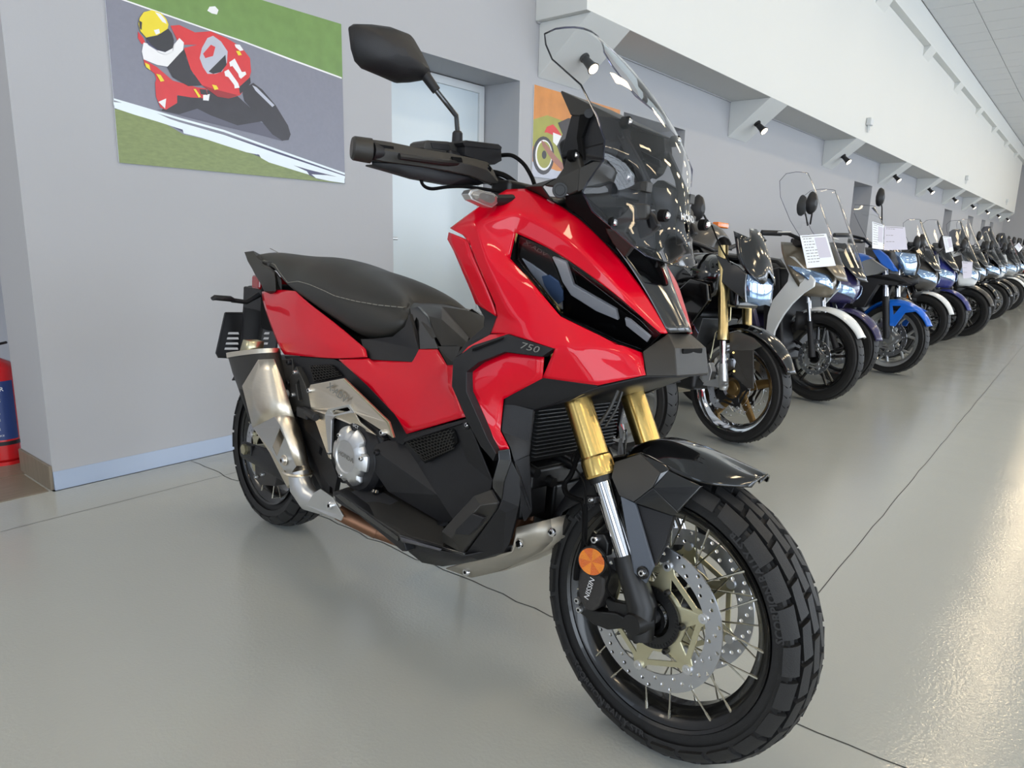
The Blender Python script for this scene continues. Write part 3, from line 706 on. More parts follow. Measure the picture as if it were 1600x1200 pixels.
# hoses and wires down the fork
def hose(name, pts, r=.005, m='dark', mirror=False):
    L = [P(*q) if len(q) == 3 else q for q in pts]
    # smooth with Catmull-Rom
    R_ = []
    for i in range(len(L) - 1):
        p0, p1, p2, p3 = L[max(i - 1, 0)], L[i], L[i + 1], L[min(i + 2, len(L) - 1)]
        for k in range(6):
            t = k / 6; R_.append(.5 * ((2 * p1) + (p2 - p0) * t + (2 * p0 - 5 * p1 + 4 * p2 - p3) * t * t + (3 * p1 - p0 - 3 * p2 + p3) * t ** 3))
    R_.append(L[-1])
    return add(name, MB().tube(R_, r, 8), m, mirror=mirror)
hose('brake_hose', [(905, 705, .06), (893, 740, .085), (882, 757, .1), (886, 772, .11), (900, 780, .115), (912, 786, .12), (914, 810, .12), (912, 850, .122), (903, 880, .124), (900, 905, .12)], .006)
hose('sensor_wire', [(905, 700, .08), (893, 720, .105), (908, 745, .125), (915, 765, .128), (915, 800, .128), (912, 840, .13), (922, 858, .135), (945, 872, .135), (953, 895, .13), (948, 920, .12), (962, 938, .12)], .0022)
sheet('hose_clip', [[(911, 775), (930, 777), (929, 787), (911, 788)]], .128, .012, 'hub', bevel=.002); bolt(P(924, 781, .13), .004, 'alu')
hose('front_cable', [(965, 610, .05), (952, 640, .06), (935, 665, .07), (915, 700, .08)], .004, 'grey'); hose('front_cable', [(972, 612, .04), (962, 640, .05), (945, 668, .06)], .0025, 'grey')
# ------------------------------------------------------------------ bodywork
M['clens'] = mat('projector_glass', (120, 150, 195), .15, metal=.3, coat=1)
M['clusterlens'] = mat('instrument_glass', (10, 10, 12), .04, coat=1)
# front cowl, upper side, both sides: rows between the nose edge, a mid crease and the headlight edge
pts = [(822, 296, .13), (862, 315, .128), (907, 341, .115), (949, 382, .090), (980, 422, .071), (1014, 467, .051), (1043, 521, .040),   # 0-6 top edge
       (812, 330, .180), (848, 348, .168), (893, 378, .154), (938, 420, .138), (970, 455, .112), (1003, 490, .085), (1038, 521, .052),  # 7-13 crease
       (806, 364, .184), (856, 386, .168), (905, 417, .150), (945, 447, .130), (973, 469, .110), (1003, 496, .085), (1032, 521, .058),  # 14-20 headlight edge
       (792, 297, .16), (785, 335, .208), (751, 322, .215), (704, 357, .238), (745, 347, .238), (732, 372, .240), (736, 388, .238),      # 21-27
       (797, 405, .195), (760, 408, .232), (775, 476, .212), (786, 470, .215), (778, 494, .205), (803, 506, .214), (820, 430, .190),     # 28-34
       (848, 461, .185), (768, 521, .205), (795, 521, .213), (876, 495, .172), (831, 533, .206), (867, 546, .190), (895, 543, .176),     # 35-41
       (962, 537, .124), (976, 541, .120), (1006, 575, .098), (1009, 586, .098), (935, 602, .150), (848, 590, .190), (1003, 552, .080)]   # 42-48
faces = [(i, i + 1, i + 8, i + 7) for i in range(6)] + [(i + 7, i + 8, i + 15, i + 14) for i in range(6)] + [
    (21, 0, 7, 22), (22, 7, 14), (23, 21, 22, 25), (24, 23, 25), (24, 25, 27, 26), (25, 22, 14, 28), (25, 28, 29), (25, 29, 27),
    (27, 29, 31, 30), (29, 28, 34, 35), (29, 35, 33, 31), (30, 31, 33, 32), (32, 33, 37, 36), (33, 35, 38, 41), (33, 41, 40, 39), (33, 39, 37),
    (38, 42, 43, 41), (43, 44, 41), (42, 48, 44, 43), (44, 45, 46, 41), (41, 46, 47, 40)]
cr = [(i, i + 1, .55) for i in range(7, 13)] + [(25, 22, .5), (22, 7, .5), (25, 29, .6), (29, 31, .5), (31, 33, .5), (41, 44, .7), (33, 41, .5), (41, 40, .7), (41, 46, .6), (41, 43, .5), (24, 25, .5)]
cage('front_cowl', pts, faces, 'red', crease=cr, sub=3)
# knee panel set behind the seam
cage('knee_panel', [(702, 363, .238), (731, 375, .238), (735, 390, .236), (773, 477, .210), (776, 494, .205), (744, 474, .205), (720, 410, .228), (700, 374, .238)],
     [(0, 1, 2, 7), (7, 2, 6), (6, 2, 3, 5), (5, 3, 4)], 'red', sub=2)
sheet('knee_return', [[(700, 372, .236), (744, 475, .2), (748, 470, .17), (708, 372, .18)]], .2, .004, 'red', mirror=True)
# black filler between knee panel and trim
sheet('inner_trim', [[(744, 474, .205), (776, 494, .200), (772, 506, .200), (768, 517, .203), (764, 524, .206), (735, 541, .232), (716, 556, .243), (711, 557, .243), (728, 535, .228), (756, 510, .200), (757, 497, .198)]], .2, .012, 'black', mirror=True)
sheet('trim_sliver', [[(766, 522, .210), (795, 521.5, .215), (742, 541, .238), (716, 557, .246), (730, 542, .24)]], .2, .006, 'red', mirror=True, shift=-.001)
# angular "750" trim
outer = [(867, 545, .193), (795, 522, .216), (740, 540, .240), (710, 562, .252), (708, 603, .252), (732, 657, .240), (753, 697, .230), (773, 720, .222)]
inner = [(850, 557.5, .198), (793, 550, .218), (752, 566, .242), (733, 581, .250), (733, 612, .250), (751, 652, .240), (765, 684, .230), (779, 708, .222)]
mb = MB(); A = [P(*q) for q in outer]; B = [P(*q) for q in inner]; off = Vector((0, -.008, 0)); back = Vector((0, .012, 0))
mb.grid([[a + back, a + off * .6, b_ + off, b_ + back] for a, b_ in zip(A, B)]); mb.add([A[0] + back, A[0] + off * .6, B[0] + off, B[0] + back], [(0, 1, 2, 3)]); mb.add([A[-1] + back, A[-1] + off * .6, B[-1] + off, B[-1] + back], [(0, 1, 2, 3)])
o = add('side_trim', mb, 'black', bike, True, bevel=.002)[0]
q0, q1 = P(808, 537, .224), P(852, 549, .206)
text_on('trim_lettering', '750', .019, (q0 + q1) / 2 + Vector((0, -.0062, 0)), q1 - q0, Vector((0, 0, 1)) + (q1 - q0) * 0, M['greyprint'], o, shear=.3, squash=1.5, label='embossed number 750')
sheet('trim_slot', [[(738, 545, .251), (787, 527, .228), (784, 531, .229), (738, 549, .251)]], .25, .002, 'dark', parent=o, bevel=0)
# red leg shield
cage('leg_shield', [(793, 551, .213), (850, 558, .194), (848, 591, .190), (787, 623, .204), (782, 673, .206), (796, 701, .204), (777, 704, .216), (733, 612, .240), (733, 582, .240), (755, 565, .232), (770, 600, .228), (812, 580, .208)],
     [(0, 1, 2, 11), (9, 0, 11, 10), (8, 9, 10, 7), (10, 11, 3), (11, 2, 3), (7, 10, 3, 4), (7, 4, 6), (6, 4, 5)], 'red', sub=2, crease=[(10, 11, .3)])
# recessed black intake behind the leg shield and underside of the beak
sheet('radiator_cowl', [[(847, 589, .188), (1009, 588, .094), (935, 604, .145), (888, 627, .150), (833, 641, .165), (787, 640, .195), (788, 622, .2)]], .16, .01, 'black', mirror=True)
sheet('intake_mesh', [[(848, 592, .186), (882, 602, .168), (800, 628, .192), (790, 621, .198)]], .17, .004, 'dark', mirror=True, shift=-.003)
sheet('lower_cowl', [[(787, 628, .197), (833, 640, .168), (826, 690, .165), (824, 712, .170), (803, 722, .195), (797, 700, .203), (783, 673, .203)]], .18, .008, 'black', mirror=True)
sheet('lower_cowl_side', [[(803, 721, .195), (824, 712, .168), (828, 800, .155), (818, 815, .165), (812, 790, .18), (813, 760, .19)]], .18, .008, 'black', mirror=True)
# radiator with fins
rx = 1.315; hw = .155; zt, zb = .715, .565
rad = MB().box((rx - .03, 0, (zt + zb) / 2), (.03, 2 * hw, zt - zb + .02)).build('radiator', 'dark', bike, bevel=.003)
fn = MB()
M['fin'] = mat('radiator_fins', (74, 76, 78), .35, metal=.5)
for i in range(18):
    z = zb + (zt - zb) * (i + .5) / 18; fn.box((rx - .008, 0, z), (.012, 2 * hw - .02, .0018))
fn.build('radiator_fins', 'fin', rad, kind='stuff')
eb = MB().box((1.22, .02, .50), (.10, .24, .05)).box((1.20, -.06, .44), (.10, .09, .08)).box((1.19, .06, .42), (.12, .10, .10)).build('engine_front', 'hub', bike, bevel=.01)
for q in ((-.10, .53), (-.04, .50), (.03, .53), (.09, .49)): MB().tube([Vector((1.22, q[0], q[1])), Vector((1.285, q[0], q[1] - .01))], [.016, .012], 12).build('engine_boss', 'hub', bike)
# headlights
hl = [(812, 370), (856, 388), (905, 419), (963, 462), (1031, 522), (1003, 547), (962, 532), (878, 491), (850, 456), (822, 422), (808, 405)]
M['lens2'] = clearmat('headlamp_cover', (.96, .96, .97, 1), 1.28, refl=.55)
M['hlback'] = mat('headlamp_housing', (12, 12, 13), .35); M['hlchrome'] = mat('headlamp_reflector', (225, 232, 242), .3, metal=.25, coat=.5); M['hlgrey'] = mat('headlamp_light_bar', (205, 207, 210), .3)
hA, hB, hC = P(810, 385, .182), P(1016, 534, .066), P(950, 455, .124)
hN = (hB - hA).cross(hC - hA).normalized()
if hN.y > 0: hN = -hN
def HP(u, v, o=0):
    d = BR3.transposed() @ ray(u, v); A_ = hA + hN * o; return _o + d * ((A_ - _o).dot(hN) / d.dot(hN))
def hsheet(nm, loop, m, o=0, th=.003, par=None, bev=.001):
    L = [HP(u, v, o) for u, v in loop]; n = len(L); off = -hN * th
    tri = tessellate_polygon([[Vector((q.x, q.z, 0)) for q in L]])
    mb = MB().add(L + [q + off for q in L], [tuple(t) for t in tri] + [tuple(i + n for i in t)[::-1] for t in tri] + [(i, (i + 1) % n, (i + 1) % n + n, i + n) for i in range(n)])
    a_ = mb.build(nm, m, par[0] if par else bike, bevel=bev); b__ = mb.mirror().build(nm, m, par[1] if par else bike, bevel=bev)
    return a_, b__
edgeP = [P(*q) for q in ((806, 364, .182), (856, 386, .168), (905, 417, .150), (945, 447, .130), (973, 469, .110), (1003, 496, .085), (1032, 521, .058), (1003, 552, .080), (962, 537, .124), (876, 495, .172), (848, 461, .185), (820, 430, .190), (797, 405, .195))]
insP = [HP(*q, -.012) for q in ((812, 370), (856, 388), (905, 419), (945, 449), (973, 470), (1003, 498), (1031, 522), (1003, 547), (962, 532), (878, 491), (850, 456), (822, 422), (808, 405))]
add('headlamp_seal', MB().grid([[q + Vector((0, .006, 0)) for q in edgeP], insP], closed=True), 'dark', mirror=True)
HL = hsheet('headlamp', hl, 'hlback', -.016, .02)
hsheet('headlamp_inner_panel', [(816, 382), (856, 396), (862, 405), (880, 450), (874, 478), (850, 452), (822, 415), (811, 400)], M['grey'], -.010, .006, HL)
hsheet('reflector_bowl', [(815, 404), (830, 413), (850, 427), (877, 448), (879, 484), (870, 480), (850, 452), (828, 424)], 'hlchrome', -.007, .004, HL)
hsheet('projector_lens', [(846, 432), (858, 430), (872, 440), (879, 455), (880, 470), (872, 476), (860, 462), (850, 446)], 'mirrorish', -.004, .004, HL) if 'mirrorish' in M else hsheet('projector_lens', [(846, 432), (858, 430), (872, 440), (879, 455), (880, 470), (872, 476), (860, 462), (850, 446)], 'clens', -.004, .004, HL)
hsheet('light_bar', [(862, 402), (884, 410), (896, 446), (962, 484), (966, 501), (930, 486), (892, 462), (878, 440), (871, 420)], 'hlgrey', -.006, .008, HL, .002)
hsheet('light_bar', [(976, 497), (984, 500), (1016, 527), (1011, 535), (978, 509)], 'hlgrey', -.006, .006, HL)
hsheet('lamp_ribs', [(894, 418), (1000, 500), (1022, 522), (984, 494), (968, 484), (902, 446)], 'gloss', -.009, .004, HL)
hsheet('headlamp_lens', hl, 'lens2', 0, .002, HL, 0)
q0, q1 = HP(824, 380, -.0035), HP(848, 395, -.0035)
text_on('headlamp_lettering', 'X-ADV', .014, (q0 + q1) / 2, q1 - q0, hN.cross(q1 - q0), 'greyprint', HL[0], shear=.3, squash=1.3)
# gloss nose panel
rowsN = []
for (a, w_) in (((960, 385), .086), ((976, 405), .076), ((1000, 441), .061), ((1022, 480), .049), ((1043, 521), .041)):
    E_ = P(a[0], a[1], w_); r = []
    for t in (-1, -.5, 0, .5, 1): r.append(Vector((E_.x + .022 * (1 - t * t), -w_ * -t if 0 else w_ * t, E_.z + .006 * (1 - t * t))))
    rowsN.append(r)
MB().grid(rowsN).build('nose_panel', 'gloss', bike, sub=2, solid=.004)
rowsI = []
E0 = P(1043, 521, .041)
for dz, dx in ((0, .0), (-.035, .004)):
    rowsI.append([Vector((E0.x + dx + .024 * (1 - t * t), .041 * t, E0.z + dz)) for t in (-1, -.5, 0, .5, 1)])
# black shell behind the screen between the two red cowl edges
rowsC = []
for (a, w_, dr) in (((823, 296), .129, .05), ((862, 314), .126, .04), ((907, 340), .118, .03), ((949, 381), .094, .02), ((965, 395), .086, .012)):
    E_ = P(a[0], a[1], w_); rowsC.append([Vector((E_.x - dr * (1 - t * t), w_ * t, E_.z - .03 * (1 - t * t))) for t in (-1, -.4, .4, 1)])
MB().grid(rowsC).build('cockpit_shell', 'dark', bike, solid=.004)
# beak
bk = MB()
b0 = [P(1009, 550, .082), P(1041, 523, .044), PX(1041, 523, E0.x + .0)]
Zt = P(1043, 522, .041).z
def sy(pt): return [pt, mir(pt)]
TL, TR = P(1043, 522, .041), mir(P(1043, 522, .041)); SL, SR = P(1004, 550, .082), mir(P(1004, 550, .082))
TC = TL.copy(); TC.y = 0; TC.x += .008
ML, MR = P(1050, 545, .060), mir(P(1050, 545, .060)); ML.x += .004; MR.x += .004
BL, BR_ = P(1057, 588, .060), mir(P(1057, 588, .060)); OL, OR = P(1009, 588, .098), mir(P(1009, 588, .098))
BL.x += .0; BR_.x += .0
CB = BL.copy(); CB.y = 0; CB.x += .002; MC = ML.copy(); MC.y = 0; MC.x += .004
bk.add([TL, TC, TR, SL, ML, MC, MR, SR, OL, BL, CB, BR_, OR], [(0, 1, 5, 4), (1, 2, 6, 5), (3, 0, 4), (2, 7, 6), (3, 4, 9, 8), (4, 5, 10, 9), (5, 6, 11, 10), (6, 7, 12, 11)])
beak = bk.build('beak', 'black2', bike, solid=.006, bevel=.004)
sl = MB(); c = (ML + MC) / 2
sl.box((MC.x - .001, .0, MC.z - .004), (.010, .075, .010)).build('beak_slot', 'dark', beak, bevel=.002)
# underside tray running back from the beak
ub = MB(); l0 = [P(1009, 588, .098), P(1057, 589, .06)]
rear = P(833, 641, .165); mid = P(935, 605, .145)
ub.add([OL, mid, rear, mir(rear), mir(mid), OR, BR_, CB, BL], [(0, 1, 4, 5), (1, 2, 3, 4), (0, 5, 6, 7, 8)])
ub.build('beak_underside', 'black', bike, solid=.005)
# dark core of the scooter behind the panels
core = MB(); core.box((1.17, 0, .84), (.20, .20, .24)); core.box((1.36, 0, .93), (.16, .14, .18)); core.box((1.10, 0, .55), (.16, .26, .30), taper=.9)
core.box((.62, 0, .60), (.72, .22, .30)); core.box((.85, 0, .40), (.45, .26, .28)); core.box((.2, 0, .78), (.5, .18, .16)); core.box((1.13, 0, 1.0), (.18, .22, .16), taper=.8)
core.build('frame_core', 'dark', bike, bevel=.02)
# ---------- screen
def S3(u, v, w): return P(u, v, w)
SE = [((1010, 400, .096), .022, -.012), ((980, 377, .118), .028, -.004), ((953, 353, .140), .036, 0), ((926, 330, .158), .044, 0), ((910, 300, .168), .052, 0), ((918, 285, .166), .054, 0), ((943, 250, .160), .050, 0), ((945, 220, .160), .048, 0), ((933, 183, .158), .046, 0),
      ((908, 133, .152), .044, 0), ((863, 93, .146), .042, .006), ((853, 70, .135), .036, .014), ((851, 53, .118), .030, .022), ((868, 45, .085), .018, .016)]
rows = []
def cxz(z):
    zs, xs = (.985, 1.2, 1.36, 1.477), (1.527, 1.478, 1.375, 1.240); r = 0
    for i in range(4):
        t = xs[i]
        for j in range(4):
            if j != i: t *= (z - zs[j]) / (zs[i] - zs[j])
        r += t
    return r
for e, bx, bz in SE:
    E_ = S3(*e); bx = max(.012, cxz(E_.z + bz) - E_.x); rows.append([Vector((E_.x + bx * (1 - abs(t) ** 2.3), e[2] * t, E_.z + bz * (1 - t * t))) for t in (-1, -.8, -.55, -.28, 0, .28, .55, .8, 1)])
sc_ = MB().grid(rows).build('windscreen', 'screen', bike, sub=1)
em = MB(); L_ = [r[0] for r in rows] + rows[-1][1:-1] + [r[-1] for r in rows[::-1]] + rows[0][1:-1][::-1] + [rows[0][0]]
em.tube(L_, .0019, 6, caps=False).build('screen_edge', 'edge', sc_)
q0, q1 = rows[1][2], rows[1][6]
def onscreen(y, z, o=.0015):
    # locate the sheet at height z by interpolating the rows
    for r0, r1 in zip(rows, rows[1:]):
        za, zb_ = r0[4].z, r1[4].z
        if za <= z <= zb_:
            t = (z - za) / (zb_ - za); w_ = (abs(r0[0].y) * (1 - t) + abs(r1[0].y) * t); cx = r0[4].x * (1 - t) + r1[4].x * t; ex = r0[0].x * (1 - t) + r1[0].x * t
            k = abs(y / w_); return Vector((ex + (cx - ex) * (1 - k ** 2.3) + o, y, z))
    return Vector((1.5, y, z))
vs, fs = text2d('HONDA', .019, bold=.0003)
cyz = PX(1070, 342, onscreen(.06, 1.09).x)
MB().add([onscreen(cyz.y + v.x * 1.1, cyz.z + v.y, .004) for v in vs], fs).build('screen_lettering', 'white', sc_)
# screen carrier: mounts, arms, cover (both sides)
_P = P
def P(u, v, w): q = _P(u, v, w); q.x -= .018; return q
sheet('screen_arm', [[(966, 187, .098), (981, 198, .088), (1009, 247, .080), (1024, 281, .078), (1022, 325, .078), (1034, 336, .080), (1041, 352, .078), (1028, 366, .075), (1011, 374, .075), (1005, 350, .08), (1010, 300, .08), (1000, 262, .085), (975, 215, .095)]], .085, .016, 'black', mirror=True, bevel=.004)
P = _P
cv = [[PX(u, v, 1.445) for u, v in r] for r in (((1018, 292), (1042, 296), (1066, 306)), ((1022, 318), (1052, 322), (1082, 332)), ((1030, 350), (1056, 356), (1086, 362)), ((1044, 366), (1062, 372), (1082, 374)))]
for r in cv: r[1].x += .012
MB().grid(cv).build('screen_centre_cover', 'black', bike, solid=.004)
sheet('screen_arch', [[(905, 262, .135), (927, 252, .125), (941, 253, .12), (980, 272, .10), (990, 284, .095), (1012, 283, .09), (1010, 300, .09), (984, 296, .10), (953, 283, .115), (919, 291, .13), (902, 300, .14)]], .12, .02, 'black2', mirror=True, bevel=.004)
sheet('side_pillar', [[(888, 232, .125), (900, 235, .122), (908, 262, .13), (903, 298, .138), (888, 305, .14), (868, 292, .15), (848, 290, .155), (868, 278, .148), (880, 262, .13)]], .13, .018, 'black2', mirror=True, bevel=.004)
sheet('lower_cover', [[(948, 338, .128), (966, 340, .12), (986, 318, .105), (1010, 318, .095), (1010, 342, .09), (990, 345, .10), (976, 362, .108), (990, 380, .10), (974, 402, .088), (956, 380, .10), (944, 358, .118)]], .11, .016, 'black2', mirror=True, bevel=.004)
sheet('lower_cover', [[(882, 305, .138), (910, 302, .135), (955, 345, .122), (948, 380, .098), (908, 340, .118), (884, 322, .126)]], .12, .01, 'dark', mirror=True, bevel=.003)
MB().tube([P(875, 297, .152), P(875, 297, .112)], .0155, 28).tube([P(875, 297, .1535), P(875, 297, .15)], .0105, 28).build('cowl_plug', 'hub', bike, bevel=.001)
for u, v, w_ in ((897, 243, .128), (978, 277, .108), (957, 348, .13), (1033, 337, .076), (975, 192, .090)):
    for s_ in (1, -1):
        q = P(u, v, w_); q.y *= s_; q.x += .004
        if (u, v) == (975, 192) or u == 1033: q.x += .008
        MB().tube([q - Vector((.014, 0, 0)), q], .0115, 16).build('rubber_grommet', 'dark', bike)
        MB().tube([q, q + Vector((.004, 0, .001)), q + Vector((.006, 0, .0015))], [.0065, .0065, .004], 14).build('screen_bolt', 'chrome', bike)
# dash visor + instrument housing
V = lambda u, v, w_: P(u, v, w_)
a, b_, c, d_ = V(876, 143, .088), V(967, 187, .095), V(892, 180, .10), V(884, 185, .098)
vs = MB(); top = [a, b_, mir(b_), mir(a)]
vs.add([a, b_, mir(b_), mir(a), c, mir(c)], [(0, 1, 2, 3), (0, 4, 1), (3, 2, 5)])
vs.build('dash_visor', 'black2', bike, solid=.005, bevel=.002)
sheet('dash_side', [[(892, 180, .098), (925, 176, .098), (967, 188, .096), (975, 215, .09), (960, 250, .09), (940, 255, .1), (925, 250, .11), (905, 262, .118), (896, 238, .11), (878, 248, .105), (876, 240, .105)]], .1, .03, 'black', mirror=True, bevel=.004)
sheet('dash_rib', [[(905, 178, .106), (922, 178, .106), (908, 215, .112), (912, 250, .118), (904, 240, .116), (900, 215, .112)]], .108, .01, 'dark', mirror=True, bevel=.003)
MB().tube([P(920, 177, .11), P(920, 177, .09)], .0095, 16).build('visor_plug', 'hub', bike, bevel=.001)
hx = P(950, 215, .0).x
MB().box((1.30, 0, 1.16), (.04, .19, .16), Matrix.Rotation(radians(-20), 3, 'Y')).build('instrument_housing', 'black', bike, bevel=.01)
MB().box((1.278, 0, 1.165), (.006, .15, .10), Matrix.Rotation(radians(-20), 3, 'Y')).build('instrument_display', 'clusterlens', bike, bevel=.003)
sheet('cross_brace', [[(1000, 235, 0), (1030, 250, 0), (1032, 262, 0), (1005, 250, 0)]], 0, .01, 'black')
MB().box((1.40, 0, 1.13), (.02, .15, .03)).box((1.43, 0, 1.075), (.02, .15, .025)).build('screen_crossbar', 'black', bike, bevel=.005)
MB().box((1.375, 0, 1.045), (.10, .15, .11), taper=.8).build('cowl_centre', 'black', bike, bevel=.012)
# side arm cover at the top of the red cowl
sheet('cockpit_cover', [[(818, 292, .13), (868, 278, .148), (846, 291, .155), (862, 314, .135), (840, 303, .128)]], .14, .006, 'black2', mirror=True, bevel=.002)
# ---------- handlebar, handguard, mirror
HX = 1.135
def HG(u, v, x=None):
    x = x if x is not None else 1.085 + (.06 if u > 700 else .06 * (u - 575) / 125); return PX(u, v, x)
hgU = [(576, 217), (612, 222), (660, 232), (685, 236), (725, 242.5), (760, 252), (770, 265), (779, 285), (755, 286), (732, 276), (670, 261), (625, 255.5), (583, 253), (575, 247)]
hgL = [(583, 253), (625, 255.5), (670, 261), (732, 276), (757, 286), (710, 289.5), (655, 278), (600, 262)]
def hguard(nm, loop, th, m, dx=0, bev=.004):
    L = [HG(*q) + Vector((dx, 0, 0)) for q in loop]
    tri = tessellate_polygon([[Vector((q.y, q.z, 0)) for q in L]]); n = len(L); off = Vector((-th, 0, 0))
    fs = [tuple(t) for t in tri] + [tuple(i + n for i in t)[::-1] for t in tri] + [(i, (i + 1) % n, (i + 1) % n + n, i + n) for i in range(n)]
    return add(nm, MB().add(L + [q + off for q in L], fs), m, bike, True, bevel=bev, ang=28)
tp = [(576, 217), (600, 220), (612, 222), (660, 232), (700, 238.5), (740, 247), (762, 253), (771, 265), (779, 284)]
md = [(576, 232), (600, 236), (614, 238), (660, 246), (700, 252), (735, 259), (757, 266), (766, 275), (776, 286)]
bt = [(577, 248), (598, 253), (615, 255), (660, 261), (700, 268), (732, 275), (750, 282), (760, 286), (770, 287)]
g_ = []
for a_, b__, c__ in zip(tp, md, bt):
    A_, B_, C_ = HG(*a_), HG(*b__), HG(*c__); g_.append([A_ + Vector((-.035, 0, -.002)), A_, B_ + Vector((.008, 0, 0)), C_ + Vector((.004, 0, 0)), C_ + Vector((-.03, 0, .0))])
hgm = MB().grid(g_); hgm.add(g_[0], [(0, 1, 2, 3, 4)]).add(g_[-1], [(0, 1, 2, 3, 4)])
hg = add('handguard', hgm, 'black2', mirror=True, bevel=.002, ang=25)
lo1 = [(583, 253), (625, 256), (670, 262), (732, 276), (757, 286)]; lo2 = [(590, 257), (625, 267), (660, 277.5), (712, 287), (757, 288)]
g_ = [[HG(*a_) + Vector((-.004, 0, 0)), HG(*b__) + Vector((-.018, 0, 0)), HG(*b__) + Vector((-.04, 0, 0))] for a_, b__ in zip(lo1, lo2)]
add('handguard_lower', MB().grid(g_), 'black', mirror=True, solid=.003, ang=25)
hguard('handguard_slot', [(589, 226), (612, 229), (613, 236), (592, 234)], .003, 'dark', .006, 0)
hguard('handguard_slot', [(702, 245), (717, 246.5), (719, 254), (704, 252.5)], .003, 'dark', .008, 0)
q = HG(761, 266); 
for s_ in (1, -1):
    qq = Vector((q.x, q.y * s_, q.z)); MB().tube([qq, qq + Vector((.003, 0, 0))], .011, 16).build('guard_bolt_recess', 'dark', bike); MB().tube([qq, qq + Vector((.006, 0, 0))], .006, 12).build('guard_bolt', 'chrome', bike)
e0, e1 = PX(549, 231, 1.07), PX(580, 236, 1.085)
add('bar_end', MB().tube([e0, e0.lerp(e1, .12), e1], [.019, .0225, .0235], 20), 'black2', mirror=True, bevel=.001)
gi = PX(735, 262, 1.10); add('grip', MB().tube([e1, e1.lerp(gi, .6)], .0175, 18), 'black', mirror=True)
add('brake_lever', MB().tube([e1.lerp(gi, .1) + Vector((.055, 0, -.01)), e1.lerp(gi, .5) + Vector((.06, 0, -.008)), e1.lerp(gi, .85) + Vector((.04, 0, 0))], [.006, .007, .009], 10), 'hub', mirror=True)
c0 = Vector((gi.x, gi.y, gi.z)); cc = Vector((1.15, 0, 1.12))
add('handlebar', MB().tube([e1.lerp(gi, .5), gi, Vector((1.14, gi.y * .5, 1.13)), Vector((1.16, 0, 1.12))], .013, 14), 'hub', mirror=True)
sw = e1.lerp(gi, .8)
add('switch_housing', MB().box(sw + Vector((.0, -.0, .0)), (.05, .06, .05)), 'black', mirror=True, bevel=.008)
# reservoir
def box_px(nm, u0, v0, u1, v1, x0, x1, m, bev, mirror=True):
    a, b_ = PX(u0, v0, x1), PX(u1, v1, x1); y0, y1 = a.y, b_.y; z1_, z0_ = max(a.z, b_.z), min(a.z, b_.z)
    return add(nm, MB().box(((x0 + x1) / 2, (y0 + y1) / 2, (z0_ + z1_) / 2), (abs(x1 - x0), abs(y1 - y0), z1_ - z0_)), m, mirror=mirror, bevel=bev)
def fsheet(nm, loop, x, th, m, bev=.004, mirror=True):
    L = [PX(u, v, x) for u, v in loop]; tri = tessellate_polygon([[Vector((q.y, q.z, 0)) for q in L]]); n = len(L); off = Vector((-th, 0, 0))
    fs = [tuple(t) for t in tri] + [tuple(i + n for i in t)[::-1] for t in tri] + [(i, (i + 1) % n, (i + 1) % n + n, i + n) for i in range(n)]
    return add(nm, MB().add(L + [q + off for q in L], fs), m, bike, mirror, bevel=bev, ang=28)
fsheet('fluid_reservoir', [(727, 225), (783, 231), (784, 251), (773, 257), (752, 251), (726, 243)], 1.135, .055, 'black', .005)
fsheet('reservoir_cap', [(723, 222), (729, 219), (779, 225), (785, 230), (784, 234), (726, 228)], 1.138, .062, 'black', .002)
fsheet('switch_block', [(662, 231), (664, 222), (669, 219), (700, 221), (722, 226), (722, 243), (690, 238), (664, 234)], 1.11, .05, 'black2', .004)
fsheet('switch_panel', [(673, 222), (702, 225), (706, 236), (676, 232)], 1.112, .01, 'black', .002)
# mirror
mo = [(545, 42), (552, 37.5), (575, 38), (605, 42), (634, 53), (640, 60), (655, 86), (668, 112), (670, 118), (659, 126), (640, 129), (620, 130), (595, 119), (566, 107), (555, 95), (549, 75)]
mx_ = 1.03; ring0 = [PX(u, v, mx_) for u, v in mo]; cen = sum(ring0, Vector()) / len(ring0)
def ins(k, dx): return [cen + (q - cen) * k + Vector((dx, 0, 0)) for q in ring0]
mb = MB(); mb.grid([ins(.96, -.008), ins(1, 0), ins(.97, .010), ins(.82, .026), ins(.5, .036), ins(.15, .040)], closed=True); mb.add(ins(.15, .040), [tuple(range(len(mo)))])
mr = add('mirror_housing', mb, 'black', mirror=True, ang=50)
M['mirrorglass'] = mat('mirror_glass', (200, 205, 210), .02, metal=1)
add('mirror_glass', MB().add(ins(.95, -.0075), [tuple(range(len(mo)))]), 'mirrorglass', mirror=True)
s0 = PX(664, 117, 1.045); s1 = PX(682, 142, 1.06); s2 = PX(713, 181, 1.085); s3 = PX(715, 205, 1.09); s4 = PX(714, 236, 1.09)
add('mirror_ball_cover', MB().tube([s0, s1], [.011, .0095], 14), 'black', mirror=True)
add('mirror_stem', MB().tube([s0.lerp(s1, .7), s1, s2, s3], .0056, 12), 'gloss', mirror=True)
add('mirror_boot', MB().tube([s3, s3.lerp(s4, .1), s4], [.008, .011, .0125], 14), 'black', mirror=True)
def hosex(name, pts, r, m='dark'):
    L = [PX(*q) for q in pts]; R_ = []
    for i in range(len(L) - 1):
        p0, p1, p2, p3 = L[max(i - 1, 0)], L[i], L[i + 1], L[min(i + 2, len(L) - 1)]
        for k in range(6):
            t = k / 6; R_.append(.5 * ((2 * p1) + (p2 - p0) * t + (2 * p0 - 5 * p1 + 4 * p2 - p3) * t * t + (3 * p1 - p0 - 3 * p2 + p3) * t ** 3))
    R_.append(L[-1]); return add(name, MB().tube(R_, r, 8), m)
